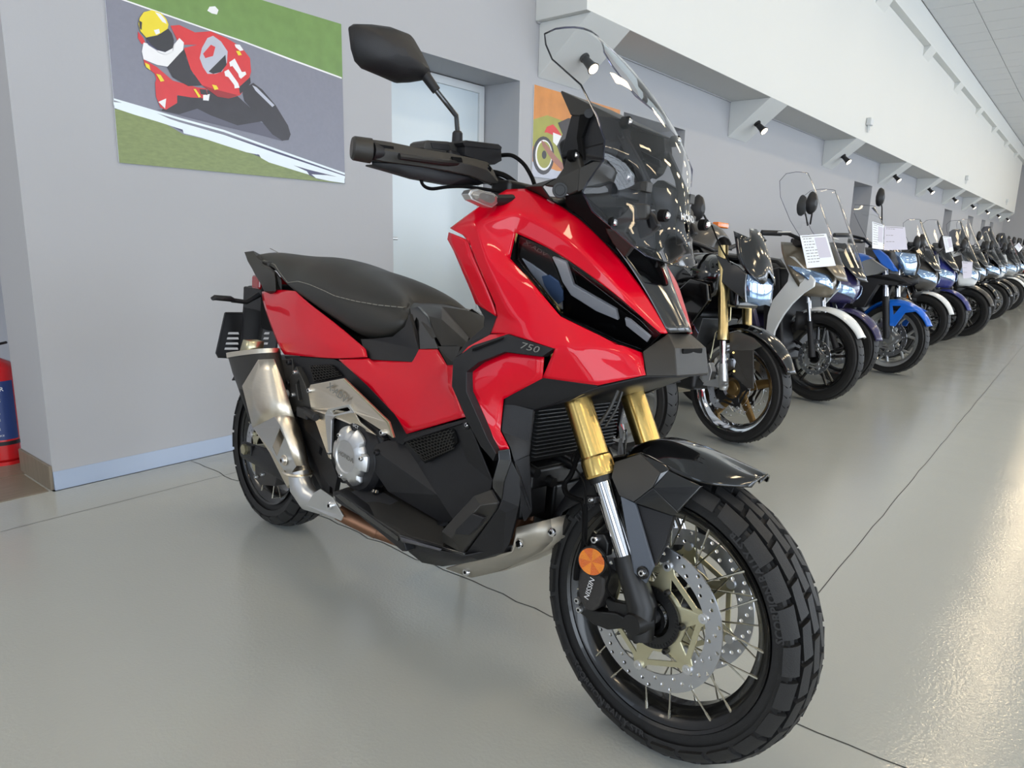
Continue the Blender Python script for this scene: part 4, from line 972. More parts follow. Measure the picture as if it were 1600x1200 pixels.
hosex('brake_hose', [(780, 243, 1.11), (800, 243, 1.15), (818, 256, 1.17), (830, 275, 1.2), (835, 288, 1.22)], .0045)
hosex('throttle_cable', [(765, 268, 1.12), (790, 275, 1.14), (815, 294, 1.17)], .006); hosex('throttle_cable', [(770, 276, 1.12), (790, 285, 1.14), (806, 297, 1.17)], .005)
hosex('switch_wire', [(657, 279, 1.1), (662, 290, 1.1), (675, 295, 1.1), (700, 292, 1.12), (730, 292, 1.13), (780, 299, 1.16)], .0035)
add('bar_clamp', MB().box((1.16, -.11, 1.12), (.06, .10, .05)), 'hub', mirror=True, bevel=.01)
# turn signals
u0 = P(742, 309, .27); sgx = P(735, 305, .29).x
L = [PX(u, v, sgx + .0) for u, v in ((732, 303), (736, 297), (746, 295), (772, 302), (778, 307), (778, 318), (769, 325), (758, 322), (737, 312))]
tri = tessellate_polygon([[Vector((q.y, q.z, 0)) for q in L]]); n = len(L); off = Vector((-.022, 0, 0))
cS = sum(L, Vector()) / n
add('turn_signal', MB().add(L + [q + off for q in L], [tuple(t) for t in tri] + [tuple(i + n for i in t)[::-1] for t in tri] + [(i, (i + 1) % n, (i + 1) % n + n, i + n) for i in range(n)]), 'alu', mirror=True, bevel=.003)
L2_ = [cS + (q - cS) * .84 + Vector((.004, 0, 0)) for q in L]; L3_ = [cS + (q - cS) * .55 + Vector((.009, 0, 0)) for q in L]
add('turn_signal_lens', MB().grid([[q - Vector((.006, 0, 0)) for q in L2_], L2_, L3_], closed=True).add(L3_, [tuple(range(n))]), mat('signal_lens', (150, 146, 142), .12, metal=.5, coat=1), mirror=True, bevel=.001)
add('turn_signal_stem', MB().tube([PX(770, 313, sgx - .01), PX(800, 312, sgx - .01)], .011, 12), 'black', mirror=True)
# ---------- seat
st_ = [  # centre(u,v), seam(u,v,w), bottom(u,v,w)
    ((650, 474), (638, 479, .075), (639, 486, .105)),
    ((634, 449), (630, 481, .120), (634, 500, .140)),
    ((604, 423), (590, 477, .150), (612, 525, .152)),
    ((585, 414), (555, 471, .162), (587, 528, .156)),
    ((570, 410), (524, 463, .168), (562, 529, .156)),
    ((560, 403), (505, 454, .165), (540, 514, .154)),
    ((536, 397), (484, 445, .155), (505, 490, .150)),
    ((515, 395), (466, 440, .145), (478, 470, .142)),
    ((490, 395), (450, 442, .135), (455, 452, .134)),
    ((455, 392), (437, 425, .118), (438, 432, .118)),
    ((424, 389), (430, 414, .095), (431, 420, .098)),
    ((404, 396), (405, 404, .070), (406, 410, .072))]
rows = []; seam = []
for c_, s_, b_ in st_:
    C_ = P(c_[0], c_[1], 0); Sm = P(*s_); Bt = P(*b_)
    mid = C_.lerp(Sm, .5); mid.z = C_.z * .72 + Sm.z * .28 + .002; C_.z -= .006; q3 = C_.lerp(Sm, .82); q3.z = C_.z * .35 + Sm.z * .65 + .008
    lo = Sm.lerp(Bt, .5); lo.y -= .006
    half = [mid, q3, Sm, lo, Bt, Vector((Bt.x, Bt.y * .6, Bt.z - .01))]
    rows.append([mir(q) for q in half[::-1]] + [C_] + half); seam.append(Sm + Vector((0, -.0015, .001)))
se = MB().grid(rows); n = len(rows[0]); se.add(rows[0], [tuple(range(n))]).add(rows[-1], [tuple(range(n))])
seat = se.build('seat', 'seat', bike, sub=2, ang=60)
for sgn in (1, -1):
    L = []
    for a, b_ in zip(seam, seam[1:]):
        for k in range(4): L.append(a.lerp(b_, k / 4))
    L = [Vector((q.x, q.y * sgn, q.z)) for q in L[1:]]; th = MB()
    for i in range(0, len(L) - 1): th.tube([L[i], L[i].lerp(L[i + 1], .8)], .0011, 4)
    th.build('seam_stitching', 'thread', seat, kind='stuff')
sl = MB().tube([P(422, 389, 0) + Vector((0, 0, .002)), P(434, 396, .03) + Vector((0, 0, .004)), P(433, 404, .07), P(429, 419, .1)], .0012, 5).build('seam_stitching', 'thread', seat)
# storage bulkhead / tunnel cover ahead of the seat
tr_ = [((652, 474), (640, 483, .10), (652, 545, .135)), ((668, 475), (667, 494, .10), (682, 527, .128), ), ((690, 480), (690, 500, .095), (690, 541, .125)), ((710, 502), (712, 520, .09), (712, 541, .115)), ((734, 531), (730, 536, .085), (724, 545, .10))]
rows = []
for c_, a_, b_ in tr_:
    C_, A, B = P(c_[0], c_[1], 0), P(*a_), P(*b_); rows.append([mir(B), mir(A), mir(A.lerp(C_, .5) + Vector((0, 0, .008))), C_, A.lerp(C_, .5) + Vector((0, 0, .008)), A, B])
MB().grid(rows).build('tunnel_cover', 'black2', bike, solid=.004, bevel=.003)
sheet('tunnel_gloss_panel', [[(640, 482, .108), (652, 479, .10), (668, 496, .108), (684, 545, .140), (655, 546, .142), (646, 515, .125)]], .13, .01, 'gloss', mirror=True)
sheet('tunnel_lower_panel', [[(683, 541, .135), (719, 541, .118), (712, 570, .125), (699, 571, .14)]], .13, .008, 'black2', mirror=True)
# rear red bodywork
cage('tail_cowl', [(410, 456, .100), (440, 452, .125), (462, 455, .140), (483, 475, .150), (524, 504, .158), (571, 545, .170), (574, 558, .176), (530, 561, .182), (490, 558, .178), (445, 554, .165), (436, 542, .158), (411, 474, .116), (450, 505, .156), (498, 533, .186), (535, 548, .182)],
     [(0, 1, 12, 11), (1, 2, 3, 12), (3, 4, 13, 12), (4, 5, 14, 13), (5, 6, 7, 14), (14, 7, 8, 13), (13, 8, 9, 12), (9, 10, 12), (12, 10, 11)], 'red', sub=3, crease=[(12, 13, .3), (13, 14, .4)])
cage('side_panel', [(530, 562, .182), (576, 560, .172), (580, 563, .165), (644, 566, .150), (652, 546, .142), (684, 546, .140), (699, 571, .145), (709, 571, .155), (707, 605, .200), (728, 651, .215), (636, 678, .200), (620, 650, .195), (575, 602, .188), (640, 600, .180), (668, 598, .165), (690, 590, .160)],
     [(0, 1, 12), (1, 2, 13, 12), (2, 3, 14, 13), (3, 4, 5, 14), (5, 6, 15, 14), (6, 7, 8, 15), (15, 8, 9, 14), (14, 9, 10, 13), (13, 10, 11, 12)], 'red', sub=3, crease=[(12, 13, .3)])
sheet('side_pad', [[(563, 530, .150), (586, 529, .150), (613, 526, .150), (632, 510, .142), (639, 490, .13), (654, 546, .145), (645, 566, .152), (578, 562, .168), (566, 541, .160)]], .15, .012, 'black', mirror=True)
# grab rails
pr = [[(381, 394, .100), (396, 392, .085), (400, 400, .085)], [(386, 408, .118), (403, 402, .100), (400, 408, .09)], [(393, 420, .130), (412, 416, .118), (408, 410, .10)], [(398, 430, .136), (424, 422, .125), (420, 416, .108)], [(408, 446, .142), (430, 432, .134), (430, 424, .115)], [(412, 455, .140), (431, 455, .132), (434, 440, .115)]]
rows = [[P(*q) for q in r] + [P(*r[1]) + Vector((-.01, .03, -.01)), P(*r[0]) + Vector((0, .03, -.01))] for r in pr]
mb = MB().grid(rows, closed=True); mb.add(rows[0], [(0, 1, 2, 3, 4)]).add(rows[-1], [(0, 1, 2, 3, 4)])
add('grab_rail', mb, 'black2', mirror=True, bevel=.004)
MB().box((-.03, 0, P(400, 404, .08).z - .02), (.12, .20, .03)).build('rail_bridge', 'black2', bike, bevel=.008)
# tail light and plate carrier
MB().box((-.10, 0, .86), (.06, .16, .05)).build('tail_light', mat('tail_lens', (150, 10, 16), .1, coat=1), bike, bevel=.01)
c1 = P(398, 470, .0)
MB().tube([P(407, 455, 0), P(398, 480, 0), P(392, 530, 0), P(388, 560, 0)], [.05, .045, .04, .035], 8, flat=.5).box((-.13, 0, .80), (.16, .14, .08)).build('plate_carrier', 'black', bike, bevel=.006)
px_ = P(360, 520, .06).x
def PXL(l): return [PX(u, v, px_ + (.0)) for u, v in l]
ol = PXL([(352, 489), (400, 489), (436, 495), (432, 545), (425, 560), (365, 559), (341, 558), (338, 552)])
sl_ = []
for k in range(4):
    y = 519 + 8 * k; d_ = -1.8 * k
    sl_.append(PXL([(357 + d_, y), (373 + d_ * .2, y), (374 + d_ * .2, y + 3.5), (356 + d_, y + 3.5)]))
for k in range(3):
    y = 519 + 8 * k; d_ = -1.2 * k
    sl_.append(PXL([(414 + d_, y), (422 + d_, y), (421 + d_, y + 3.5), (412 + d_, y + 3.5)]))
pm_ = MB(); loops = [ol] + sl_; tri = tessellate_polygon([[Vector((q.y, q.z, 0)) for q in l] for l in loops]); flat = [q for l in loops for q in l]; N = len(flat)
fs = [tuple(t) for t in tri] + [tuple(i + N for i in t)[::-1] for t in tri]; kk = 0
for l in loops:
    cn = len(l); fs += [(kk + i, kk + (i + 1) % cn, kk + (i + 1) % cn + N, kk + i + N) for i in range(cn)]; kk += cn
pm_.add(flat + [q + Vector((-.003, 0, 0)) for q in flat], fs).build('number_plate_holder', 'black', bike, bevel=.0008)
rim_ = ol + [ol[0]]; MB().tube(rim_, .0035, 6, caps=False).build('plate_holder_rim', 'black', bike)
sgx = P(345, 468, .22).x
add('rear_turn_signal', MB().tube([PX(331, 467, sgx), PX(336, 465, sgx), PX(360, 467, sgx), PX(366, 469, sgx)], [.008, .013, .014, .009], 12, flat=.7), 'black', mirror=True)
add('rear_signal_stem', MB().tube([PX(362, 469, sgx), PX(385, 472, sgx), PX(405, 460, sgx)], [.008, .008, .010], 10), 'black', mirror=True)
# ---------- engine side, covers
M['cover'] = M['steel']
sheet('engine_side_panel', [[(444, 556, .165), (520, 560, .175), (545, 572, .182), (620, 650, .192), (637, 679, .198), (630, 695, .198), (612, 690, .19), (575, 640, .185), (520, 600, .18), (486, 606, .178), (478, 640, .17), (460, 640, .16), (455, 580, .16)]], .17, .02, 'black', mirror=True)
sheet('panel_grille', [[(484, 571, .182), (520, 570, .184), (536, 588, .187), (491, 597, .184)]], .18, .002, 'dark', mirror=True, shift=.0)
# honeycomb bars
def honey(nm, corners, w_, nu, nv, parent=bike, r=.0011):
    a, b_, c, d_ = [P(*q) for q in corners]; mb = MB()
    for i in range(nu):
        for j in range(nv):
            s0, t0 = (i + .5 * (j % 2)) / nu, j / nv
            hexp = []
            for k in range(6):
                s_, t_ = s0 + .5 / nu * cos(pi / 3 * k + pi / 6) * 1.1, t0 + .58 / nv * sin(pi / 3 * k + pi / 6) * 1.1
                s_, t_ = min(1, max(0, s_)), min(1, max(0, t_)); hexp.append(a.lerp(b_, s_).lerp(d_.lerp(c, s_), t_))
            for k in range(3): 
                if (hexp[k] - hexp[k + 1]).length > 1e-4: mb.tube([hexp[k], hexp[k + 1]], r, 4, caps=False)
    return mb.build(nm, 'black2', parent, kind='stuff')
honey('grille_honeycomb', [(484, 571, .185), (520, 570, .187), (536, 588, .19), (491, 597, .187)], .18, 9, 6)
# stainless X-ADV cover with cut-outs
cov = sheet('engine_cover', [[(485, 601, .205), (537, 591, .212), (607, 660, .226), (615, 684, .226), (599, 687, .222), (588, 680, .218), (563, 660, .222), (554, 645, .222), (525, 640, .218), (515, 650, .216), (516, 705, .212), (517, 718, .21), (513, 715, .21), (486, 640, .200), (481, 610, .203)],
    [(519, 641, .214), (545, 635, .218), (549, 641, .218), (523, 647, .214)], [(514, 661, .208), (517, 664, .208), (519, 692, .210), (515, 688, .208)]], .21, .004, 'steel', bevel=.0015)
sheet('cover_frame', [[(509, 648, .214), (514, 639, .217), (547, 632, .222), (556, 645, .222), (549, 645, .222), (525, 650, .218), (520, 656, .216), (519, 708, .214), (515, 706, .213)], [(519, 642, .214), (545, 636, .218), (549, 641, .218), (523, 648, .214)][::1]], .215, .008, 'alu', parent=cov, shift=.004, bevel=.0015)
sheet('cover_edge', [[(537, 591, .214), (607, 659, .229), (615, 684, .229), (612, 684, .229), (604, 661, .228), (536, 594, .215)]], .21, .006, 'palegold', parent=cov, bevel=.001)
q0, q1 = P(512, 601, .214), P(542, 626, .221)
text_on('cover_lettering', 'X-ADV', .030, (q0 + q1) / 2 + Vector((0, -.0012, 0)), q1 - q0, Vector((.5, 0, 1)), 'greyprint', cov, shear=.25, squash=1.15, bold=.0006)
for u, v in ((484, 610), (598, 676)): bolt(P(u, v, .208 if u < 500 else .228), .0075, 'alu', cov)
bolt(P(515, 708, .214), .004, 'alu', cov)
# clutch cover: black barrel and satin cap with notches
cc = P(548, 712, .225); 
mbk = MB().rev([(.0, 0), (.088, 0), (.095, -.01), (.095, -.04), (.086, -.055), (.0, -.06)], Vector((cc.x + .012, -.165, cc.z - .002)), 40)
bar = mbk.build('clutch_housing', 'black', bike)
ca = Vector((cc.x + .002, -.228, cc.z))
def capring(r, y, notch=0): 
    out = []
    for i in range(96):
        t = 2 * pi * i / 96; k = (i % 16); rr_ = r - (notch if 5 <= k <= 9 else (notch * .5 if k in (4, 10) else 0)); out.append(ca + Vector((rr_ * cos(t), y, rr_ * sin(t))))
    return out
mb = MB().grid([capring(.078, .006, .011), capring(.078, 0, .011), capring(.068, -.009, .007), capring(.046, -.016), capring(.043, -.016), capring(.040, -.013)], closed=True); mb.add(capring(.040, -.013), [tuple(range(96))])
cap = mb.build('clutch_cap', 'alu', bike, ang=35)
text_on('cap_lettering', 'HONDA', .017, ca + Vector((0, -.0136, 0)), Vector((1, 0, -.12)), Vector((.12, 0, 1)), 'greyprint', cap, bold=.0003, squash=1.1)
for t in (.15, 2.2, 4.35): bolt(ca + Vector((.064 * cos(t), -.009, .060 * sin(t))), .0065, 'alu', cap)
text_on('barrel_lettering', 'DCT', .012, P(556, 666, .232), Vector((1, 0, -.2)), Vector((.2, 0, 1)), 'white', bar)
sheet('clutch_surround', [[(524, 655, .20), (552, 645, .205), (590, 672, .205), (600, 700, .205), (590, 740, .2), (560, 760, .19), (530, 755, .19), (515, 720, .195), (516, 670, .2)]], .2, .03, 'black', bevel=.01)
# centre tunnel side wall (large dark facets with honeycomb)
def flat(name, pts, faces, m, mirror=True, th=.004, bev=.0025, parent=bike):
    mb = MB(); mb.add([P(*p) for p in pts], faces); return add(name, mb, m, parent, mirror, solid=th, ang=8, bevel=bev)
flat('tunnel_side', [(579, 698, .218), (607, 688, .192), (630, 690, .190), (653, 724, .188), (684, 773, .212), (709, 812, .195), (693, 818, .185), (607, 768, .208), (581, 729, .218),
     (733, 722, .190), (716, 687, .200), (714, 658, .212), (770, 752, .215), (766, 775, .208), (731, 654, .220), (636, 678, .196)],
     [(0, 1, 2, 3, 4), (0, 4, 7, 8), (4, 5, 6, 7), (2, 15, 11, 10, 3), (3, 10, 9, 4), (4, 9, 12, 13, 5), (11, 14, 12, 9, 10)], 'black')
sheet('tunnel_grille', [[(632, 684, .204), (706, 666, .208), (712, 672, .208), (716, 690, .206), (706, 703, .202), (665, 724, .198)]], .2, .003, 'dark', mirror=True, shift=.002, bevel=0)
honey('tunnel_honeycomb', [(632, 687, .209), (710, 669, .211), (710, 702, .207), (665, 722, .203)], .2, 13, 8, r=.0014)
sheet('panel_ledge', [[(631, 684, .216), (728, 654, .224), (731, 659, .224), (652, 684, .216), (632, 691, .214)]], .21, .012, 'black', mirror=True)
bolt(P(729, 664, .228), .010, 'black', d=.004); bolt(P(729, 664, .232), .005, 'chrome', d=.003)
bolt(P(588, 707, .222), .008, 'black')
# gloss band and matt leg below the red leg shield
flat('leg_gloss_band', [(778, 704, .226), (796, 701, .210), (799, 719, .206), (788, 752, .215), (784, 782, .216), (770, 762, .228), (770, 750, .234), (779, 718, .230)], [(0, 1, 2, 7), (7, 2, 3, 6), (6, 3, 4, 5)], 'gloss', bev=.0015)
flat('leg_cover', [(799, 719, .204), (812, 745, .190), (814, 771, .184), (811, 790, .182), (796, 850, .172), (786, 862, .170), (747, 874, .185), (726, 867, .215), (779, 794, .226), (784, 780, .214), (788, 752, .213), (790, 800, .20)], [(0, 1, 2, 10), (10, 2, 3, 9), (9, 3, 11, 8), (11, 3, 4, 5), (8, 11, 5, 6, 7)], 'black', bev=.002)
sheet('leg_recess', [[(795, 790, .190), (810, 786, .184), (797, 842, .176), (790, 846, .178), (786, 836, .18)]], .18, .004, 'dark', mirror=True, shift=-.004)
flat('footrest_pod', [(742, 775, .236), (768, 765, .224), (779, 785, .220), (751, 789, .250), (777, 795, .222), (723, 863, .232), (691, 846, .252), (692, 829, .250), (705, 815, .250), (706, 840, .266)],
     [(0, 1, 2, 3), (0, 3, 9, 7, 8), (3, 2, 4, 5, 9), (9, 5, 6, 7)], 'black2', bev=.005, th=.006)
flat('pod_side', [(768, 765, .224), (779, 785, .220), (777, 795, .222), (723, 863, .232), (730, 858, .18), (784, 792, .17), (775, 765, .17)], [(0, 1, 5, 6), (1, 2, 3, 4, 5)], 'black')
sheet('pod_panel', [[(737, 802, .262), (756, 809, .250), (748, 822, .252), (733, 836, .256), (709, 835, .268), (712, 827, .268)]], .26, .012, 'black', mirror=True, bevel=.002)
# lower keel
cage('keel', [(625, 838, .225), (692, 852, .248), (725, 868, .225), (800, 852, .150), (797, 862, .14), (745, 876, .16), (692, 884, .16), (660, 878, .19), (640, 862, .22)], [(0, 1, 7, 8), (1, 2, 6, 7), (2, 3, 4, 5), (2, 5, 6)], 'black', sub=1, crease=[])
sheet('keel_gloss_strip', [[(622, 835, .272), (692, 855, .272), (725, 864, .262), (725, 868, .262), (690, 861, .272), (627, 847, .272)]], .25, .006, 'gloss', mirror=True)
M['irid'] = mat('bright_sill_insert', (128, 128, 138), .12, metal=1)
sheet('sill_insert', [[(625, 839, .274), (690, 858, .274), (687, 861, .274), (627, 845, .274)]], .25, .002, 'irid', mirror=True)
# footboard
FBr, FBf = [(525, 768, .255), (624, 838, .258), (692, 855, .258)], [(566, 757, .17), (602, 765, .175), (695, 818, .175)]
mb = MB(); fb = [P(520, 768, .262), P(545, 760, .215), P(603, 766, .180), P(690, 815, .175), P(700, 838, .23), P(692, 853, .255), P(624, 835, .262)]
zz = Vector((0, 0, -.012)); n = len(fb); mb.add(fb + [q + zz for q in fb], [tuple(range(n)), tuple(range(n, 2 * n))[::-1]] + [(i, (i + 1) % n, (i + 1) % n + n, i + n) for i in range(n)])
add('footboard', mb, 'black2', mirror=True, bevel=.003)
mb = MB(); A = [P(540, 772, .245), P(560, 765, .215), P(600, 770, .195), P(680, 816, .188), P(620, 832, .245)]; A = [q + Vector((0, 0, .002)) for q in A]; n = 5; mb.add(A + [q + Vector((0, 0, -.004)) for q in A], [tuple(range(n)), tuple(range(n, 2 * n))[::-1]] + [(i, (i + 1) % n, (i + 1) % n + n, i + n) for i in range(n)])
add('footboard_mat', mb, 'black', mirror=True, bevel=.0015)
bw = [P(680, 815, .178), P(700, 820, .185), P(655, 837, .235), P(645, 830, .235)]; add('foot_stop', MB().add([q + Vector((0, 0, .008)) for q in bw] + bw, [(0, 1, 2, 3), (0, 1, 5, 4), (2, 3, 7, 6), (1, 2, 6, 5), (3, 0, 4, 7)]), 'black', mirror=True)
sheet('sill', [[(520, 768, .265), (530, 768, .262), (625, 838, .262), (630, 846, .258), (635, 862, .25), (628, 862, .25), (560, 805, .258), (524, 785, .262)]], .26, .03, 'black', mirror=True, bevel=.004)
sheet('sill_edge', [[(523, 774, .266), (530, 772, .266), (622, 839, .265), (622, 846, .264), (540, 788, .266)]], .26, .004, 'gloss', mirror=True, bevel=.001)
MB().rev([(.0, 0), (.014, -.002), (.018, -.008), (.012, -.016), (0, -.018)], P(590, 762, .2), 20, axis='z').build('footboard_knob', 'gloss', bike)
# skid plate and header pipe
cage('skid_plate', [(800, 862, .15), (807, 824, .14), (860, 811, .10), (864, 844, .10), (847, 860, .09), (790, 890, .06), (737, 902, .06), (697, 888, .10), (740, 876, .15), (815, 856, .13)],
     [(1, 2, 3, 9), (0, 1, 9), (9, 3, 4, 5), (0, 9, 5, 8), (8, 5, 6, 7)], 'skid', sub=1, mirror=True, solid=.003)
MB().add([q for a in ((860, 811, .10), (864, 844, .10), (847, 860, .09), (790, 890, .06), (737, 902, .06), (697, 888, .10)) for q in (P(*a), mir(P(*a)))], [(i, i + 1, i + 3, i + 2) for i in range(0, 10, 2)]).build('skid_plate_belly', 'skid', bike, solid=.003)
for u, v, w_ in ((811, 850, .14), (728, 894, .1), (862, 832, .104)): bolt(P(u, v, w_), .0095, 'chrome', d=.004)
MB().tube([P(822, 790, .03), P(822, 810, .05), P(810, 835, .05), P(770, 850, .04)], .020, 16).build('header_pipe', 'copper', bike)
MB().tube([P(590, 830, .15), P(545, 808, .20), P(530, 800, .215)], .022, 16).tube([P(700, 870, .05), P(590, 830, .15)], .02, 14).build('exhaust_pipe', 'copper', bike)
MB().box((1.06, 0, .42), (.2, .28, .14)).build('engine_block', 'hub', bike, bevel=.02)
# ---------- silencer
def ringpx(c, L_): return [P(*q) for q in L_]
def can(a, b_, ra, rb, m, nm, n=28, fl=.62, **k): return MB().tube([a, b_], [ra, rb], n, flat=fl, up=(0, 1, .2)).build(nm, m, bike, **k)
# body: loft of rounded sections between the rear (left) and front (right) silhouettes
secs = [((366, 556), (427, 547), .185, .048), ((367, 562), (431, 556), .185, .048), ((372, 582), (437, 575), .185, .046), ((380, 606), (446, 612), .185, .042), ((398, 662), (458, 652), .19, .036), ((428, 707), (470, 695), .195, .032), ((448, 748), (478, 730), .20, .028), ((455, 762), (482, 742), .20, .026)]
def sect(a, b_, w_, ry, k=1, n=24):
    A, B = P(a[0], a[1], w_ - .0), P(b_[0], b_[1], w_ - .0); c_ = (A + B) / 2; h_ = (B - A) / 2 * k; out = []
    for i in range(n):
        t = 2 * pi * i / n; cx, sy_ = cos(t), sin(t); e_ = .8
        out.append(c_ + h_ * (abs(cx) ** e_ * (1 if cx > 0 else -1)) + Vector((0, -ry * k, 0)) * (abs(sy_) ** e_ * (1 if sy_ > 0 else -1)))
    return out
rows = [sect(*s_) for s_ in secs]
sil = MB().grid(rows[:5], closed=True).build('silencer', 'black2', bike, ang=40)
mb = MB().grid(rows[3:], closed=True); mb.add(rows[-1], [tuple(range(24))]); mb.build('silencer_body', 'steel', bike, ang=40)
r0 = sect((365, 552), (427, 544), .185, .050, 1.03); r1 = sect((366, 560), (428, 551), .185, .050, 1.03); r2 = sect((366, 553), (427, 544), .185, .050, .86); r3 = sect((374, 590), (440, 585), .185, .05, .6)
MB().grid([r1, r0, r2, r3], closed=True).build('silencer_end_ring', 'steel', bike, ang=40)
# tail-pipe finisher
a, b_ = P(392, 552, .20), P(396, 532, .20); sq = []
fin_ = MB(); sec = lambda c_, k: [c_ + Vector((x * k, y, 0)) for x, y in ((-.030, -.022), (.034, -.022), (.034, .022), (-.030, .022))]
fin_.grid([sec(a, 1), sec(b_, .72)], closed=True).build('tailpipe_finisher', 'palegold', bike, solid=.003)
# stainless heat shield
sh = [(404, 562, .252), (428, 561, .232), (379, 603, .248), (395, 668, .252), (429, 651, .262), (441, 590, .222), (460, 652, .222), (479, 727, .218), (451, 746, .240), (425, 707, .250), (447, 677, .258), (413, 601, .262), (455, 700, .250)]
shp = [P(*q) for q in sh]
shield = cage('silencer_shield', sh, [(0, 2, 3, 11), (11, 3, 4), (0, 11, 5, 1), (11, 4, 6, 5)], 'steel', mirror=False, sub=1, solid=.003, crease=[(0, 11, 1), (11, 4, 1), (0, 2, 1), (3, 4, 1)])
q = 'steel'
lo_ = sheet('silencer_shield_lower', [[(395, 668, .252), (429, 651, .262), (440, 668, .262), (462, 728, .243), (451, 746, .24), (425, 707, .250)], [(437, 668, .26), (444, 684, .256), (432, 714, .25), (425, 698, .252)]], .25, .003, 'alu', bevel=.001)
cage('silencer_shield_side', [(429, 651, .262), (441, 640, .24), (460, 652, .222), (479, 727, .218), (462, 728, .243), (440, 668, .262)], [(0, 1, 2, 5), (5, 2, 3, 4)], 'steel', mirror=False, sub=1, solid=.003, crease=[(0, 5, 1), (5, 4, 1)])
c = P(445, 719, .247); MB().tube([c, c + Vector((0, -.004, 0))], .0165, 24).build('shield_boss', 'steel', lo_, bevel=.002); bolt(c + Vector((0, -.006, 0)), .009, 'chrome', lo_)
# link pipe cover
L = [P(466, 738, .215), P(470, 760, .215), P(482, 779, .215), P(500, 789, .215), P(516, 795, .22)]
MB().tube(L, [.036, .040, .037, .026, .020], 20, flat=.75, up=(0, 1, .1)).build('link_pipe', 'alu', bike, ang=60)
sheet('pipe_cover', [[(490, 770, .245), (500, 764, .245), (520, 778, .248), (536, 806, .245), (532, 814, .245), (500, 800, .245), (478, 790, .240)]], .245, .004, 'alu', bevel=.0015)
bolt(P(515, 790, .250), .0105, 'chrome', d=.004)
MB().rev([(.040, -.004), (.044, 0), (.040, .004)], P(466, 738, .215), 24, closed=True, axis='z').build('pipe_clamp', 'steel', bike)
# hangers, pivot plate, swingarm
sheet('silencer_hanger', [[(440, 562, .17), (456, 560, .17), (460, 600, .175), (464, 630, .18), (450, 640, .19), (440, 625, .19), (446, 600, .175)]], .17, .01, 'grey'); 
for u, v in ((451, 566), (451, 598)): bolt(P(u, v, .178), .009, 'black'); 
bolt(P(444, 616, .2), .014, 'alu', d=.01)
sheet('peg_bracket', [[(452, 590, .185), (462, 572, .185), (476, 600, .19), (486, 632, .19), (484, 640, .19), (470, 640, .19), (456, 645, .19), (453, 625, .188)], [(462, 600, .186), (466, 592, .186), (473, 628, .19), (466, 625, .19)]], .185, .02, 'grey', mirror=True, bevel=.003)
for u, v in ((461, 582), (458, 617)): bolt(P(u, v, .192), .006, 'alu')
MB().tube([P(476, 641, .2), P(494, 652, .215)], .012, 12).box(P(478, 645, .2), (.06, .03, .03)).build('passenger_peg', 'black', bike, bevel=.004)
add('side_frame', MB().tube([P(465, 650, .13), P(500, 720, .15), P(520, 765, .16)], [.05, .05, .04], 10, flat=.4, up=(0, 1, 0)), 'black', mirror=True)
sheet('pivot_plate', [[(462, 655, .165), (488, 640, .17), (515, 712, .195), (527, 745, .2), (522, 772, .2), (505, 775, .19), (498, 735, .18), (478, 690, .17)], [(500, 697, .18), (504, 700, .18), (502, 712, .18), (498, 708, .18)], [(515, 760, .198), (519, 762, .198), (519, 772, .198), (515, 770, .198)]], .18, .015, 'black', mirror=True, bevel=.003)
add('swingarm', MB().tube([P(382, 703, .13), P(410, 715, .14), P(455, 740, .145), P(500, 745, .13)], [.032, .036, .04, .045], 12, flat=.55, up=(0, 1, 0)), 'black', mirror=True)
ax = P(382, 702, .165); MB().tube([ax, ax + Vector((0, .33, 0))], .012, 14).build('rear_axle', 'alu', bike); MB().tube([ax + Vector((0, -.006, 0)), ax + Vector((0, .012, 0))], .018, 6).build('axle_nut', 'palegold', bike)
MB().box(ax + Vector((.01, .015, 0)), (.05, .02, .034)).build('chain_adjuster', 'hub', bike, bevel=.003)
sheet('rear_caliper', [[(397, 725, .14), (420, 722, .145), (432, 738, .145), (428, 760, .145), (405, 758, .14), (398, 745, .14)]], .14, .06, 'caliper', bevel=.006)
sheet('rear_caliper_bracket', [[(392, 722, .135), (402, 722, .135), (404, 738, .135), (396, 736, .135)]], .135, .006, 'palegold')
for u, v in ((400, 745), (410, 741), (421, 733)): bolt(P(u, v, .15), .006, 'alu')
MB().tube([P(420, 640, .09), P(445, 600, .09)], .03, 12).build('shock_absorber', 'hub', bike)
# rear mudguard over the wheel
rows = []
for k in range(9):
    t = radians(30 + k * 14); r = .315; rows.append([RWC + Vector((r * cos(t), y, r * sin(t) + .01)) for y in (-.085, -.07, 0, .07, .085)])
MB().grid(rows).build('rear_hugger', 'black', bike, solid=.004)
# side stand on the far side
MB().tube([Vector((.72, .18, .30)), Vector((.66, .30, .035))], .012, 10).box((.655, .31, .028), (.07, .05, .008)).build('side_stand', 'hub', bike)
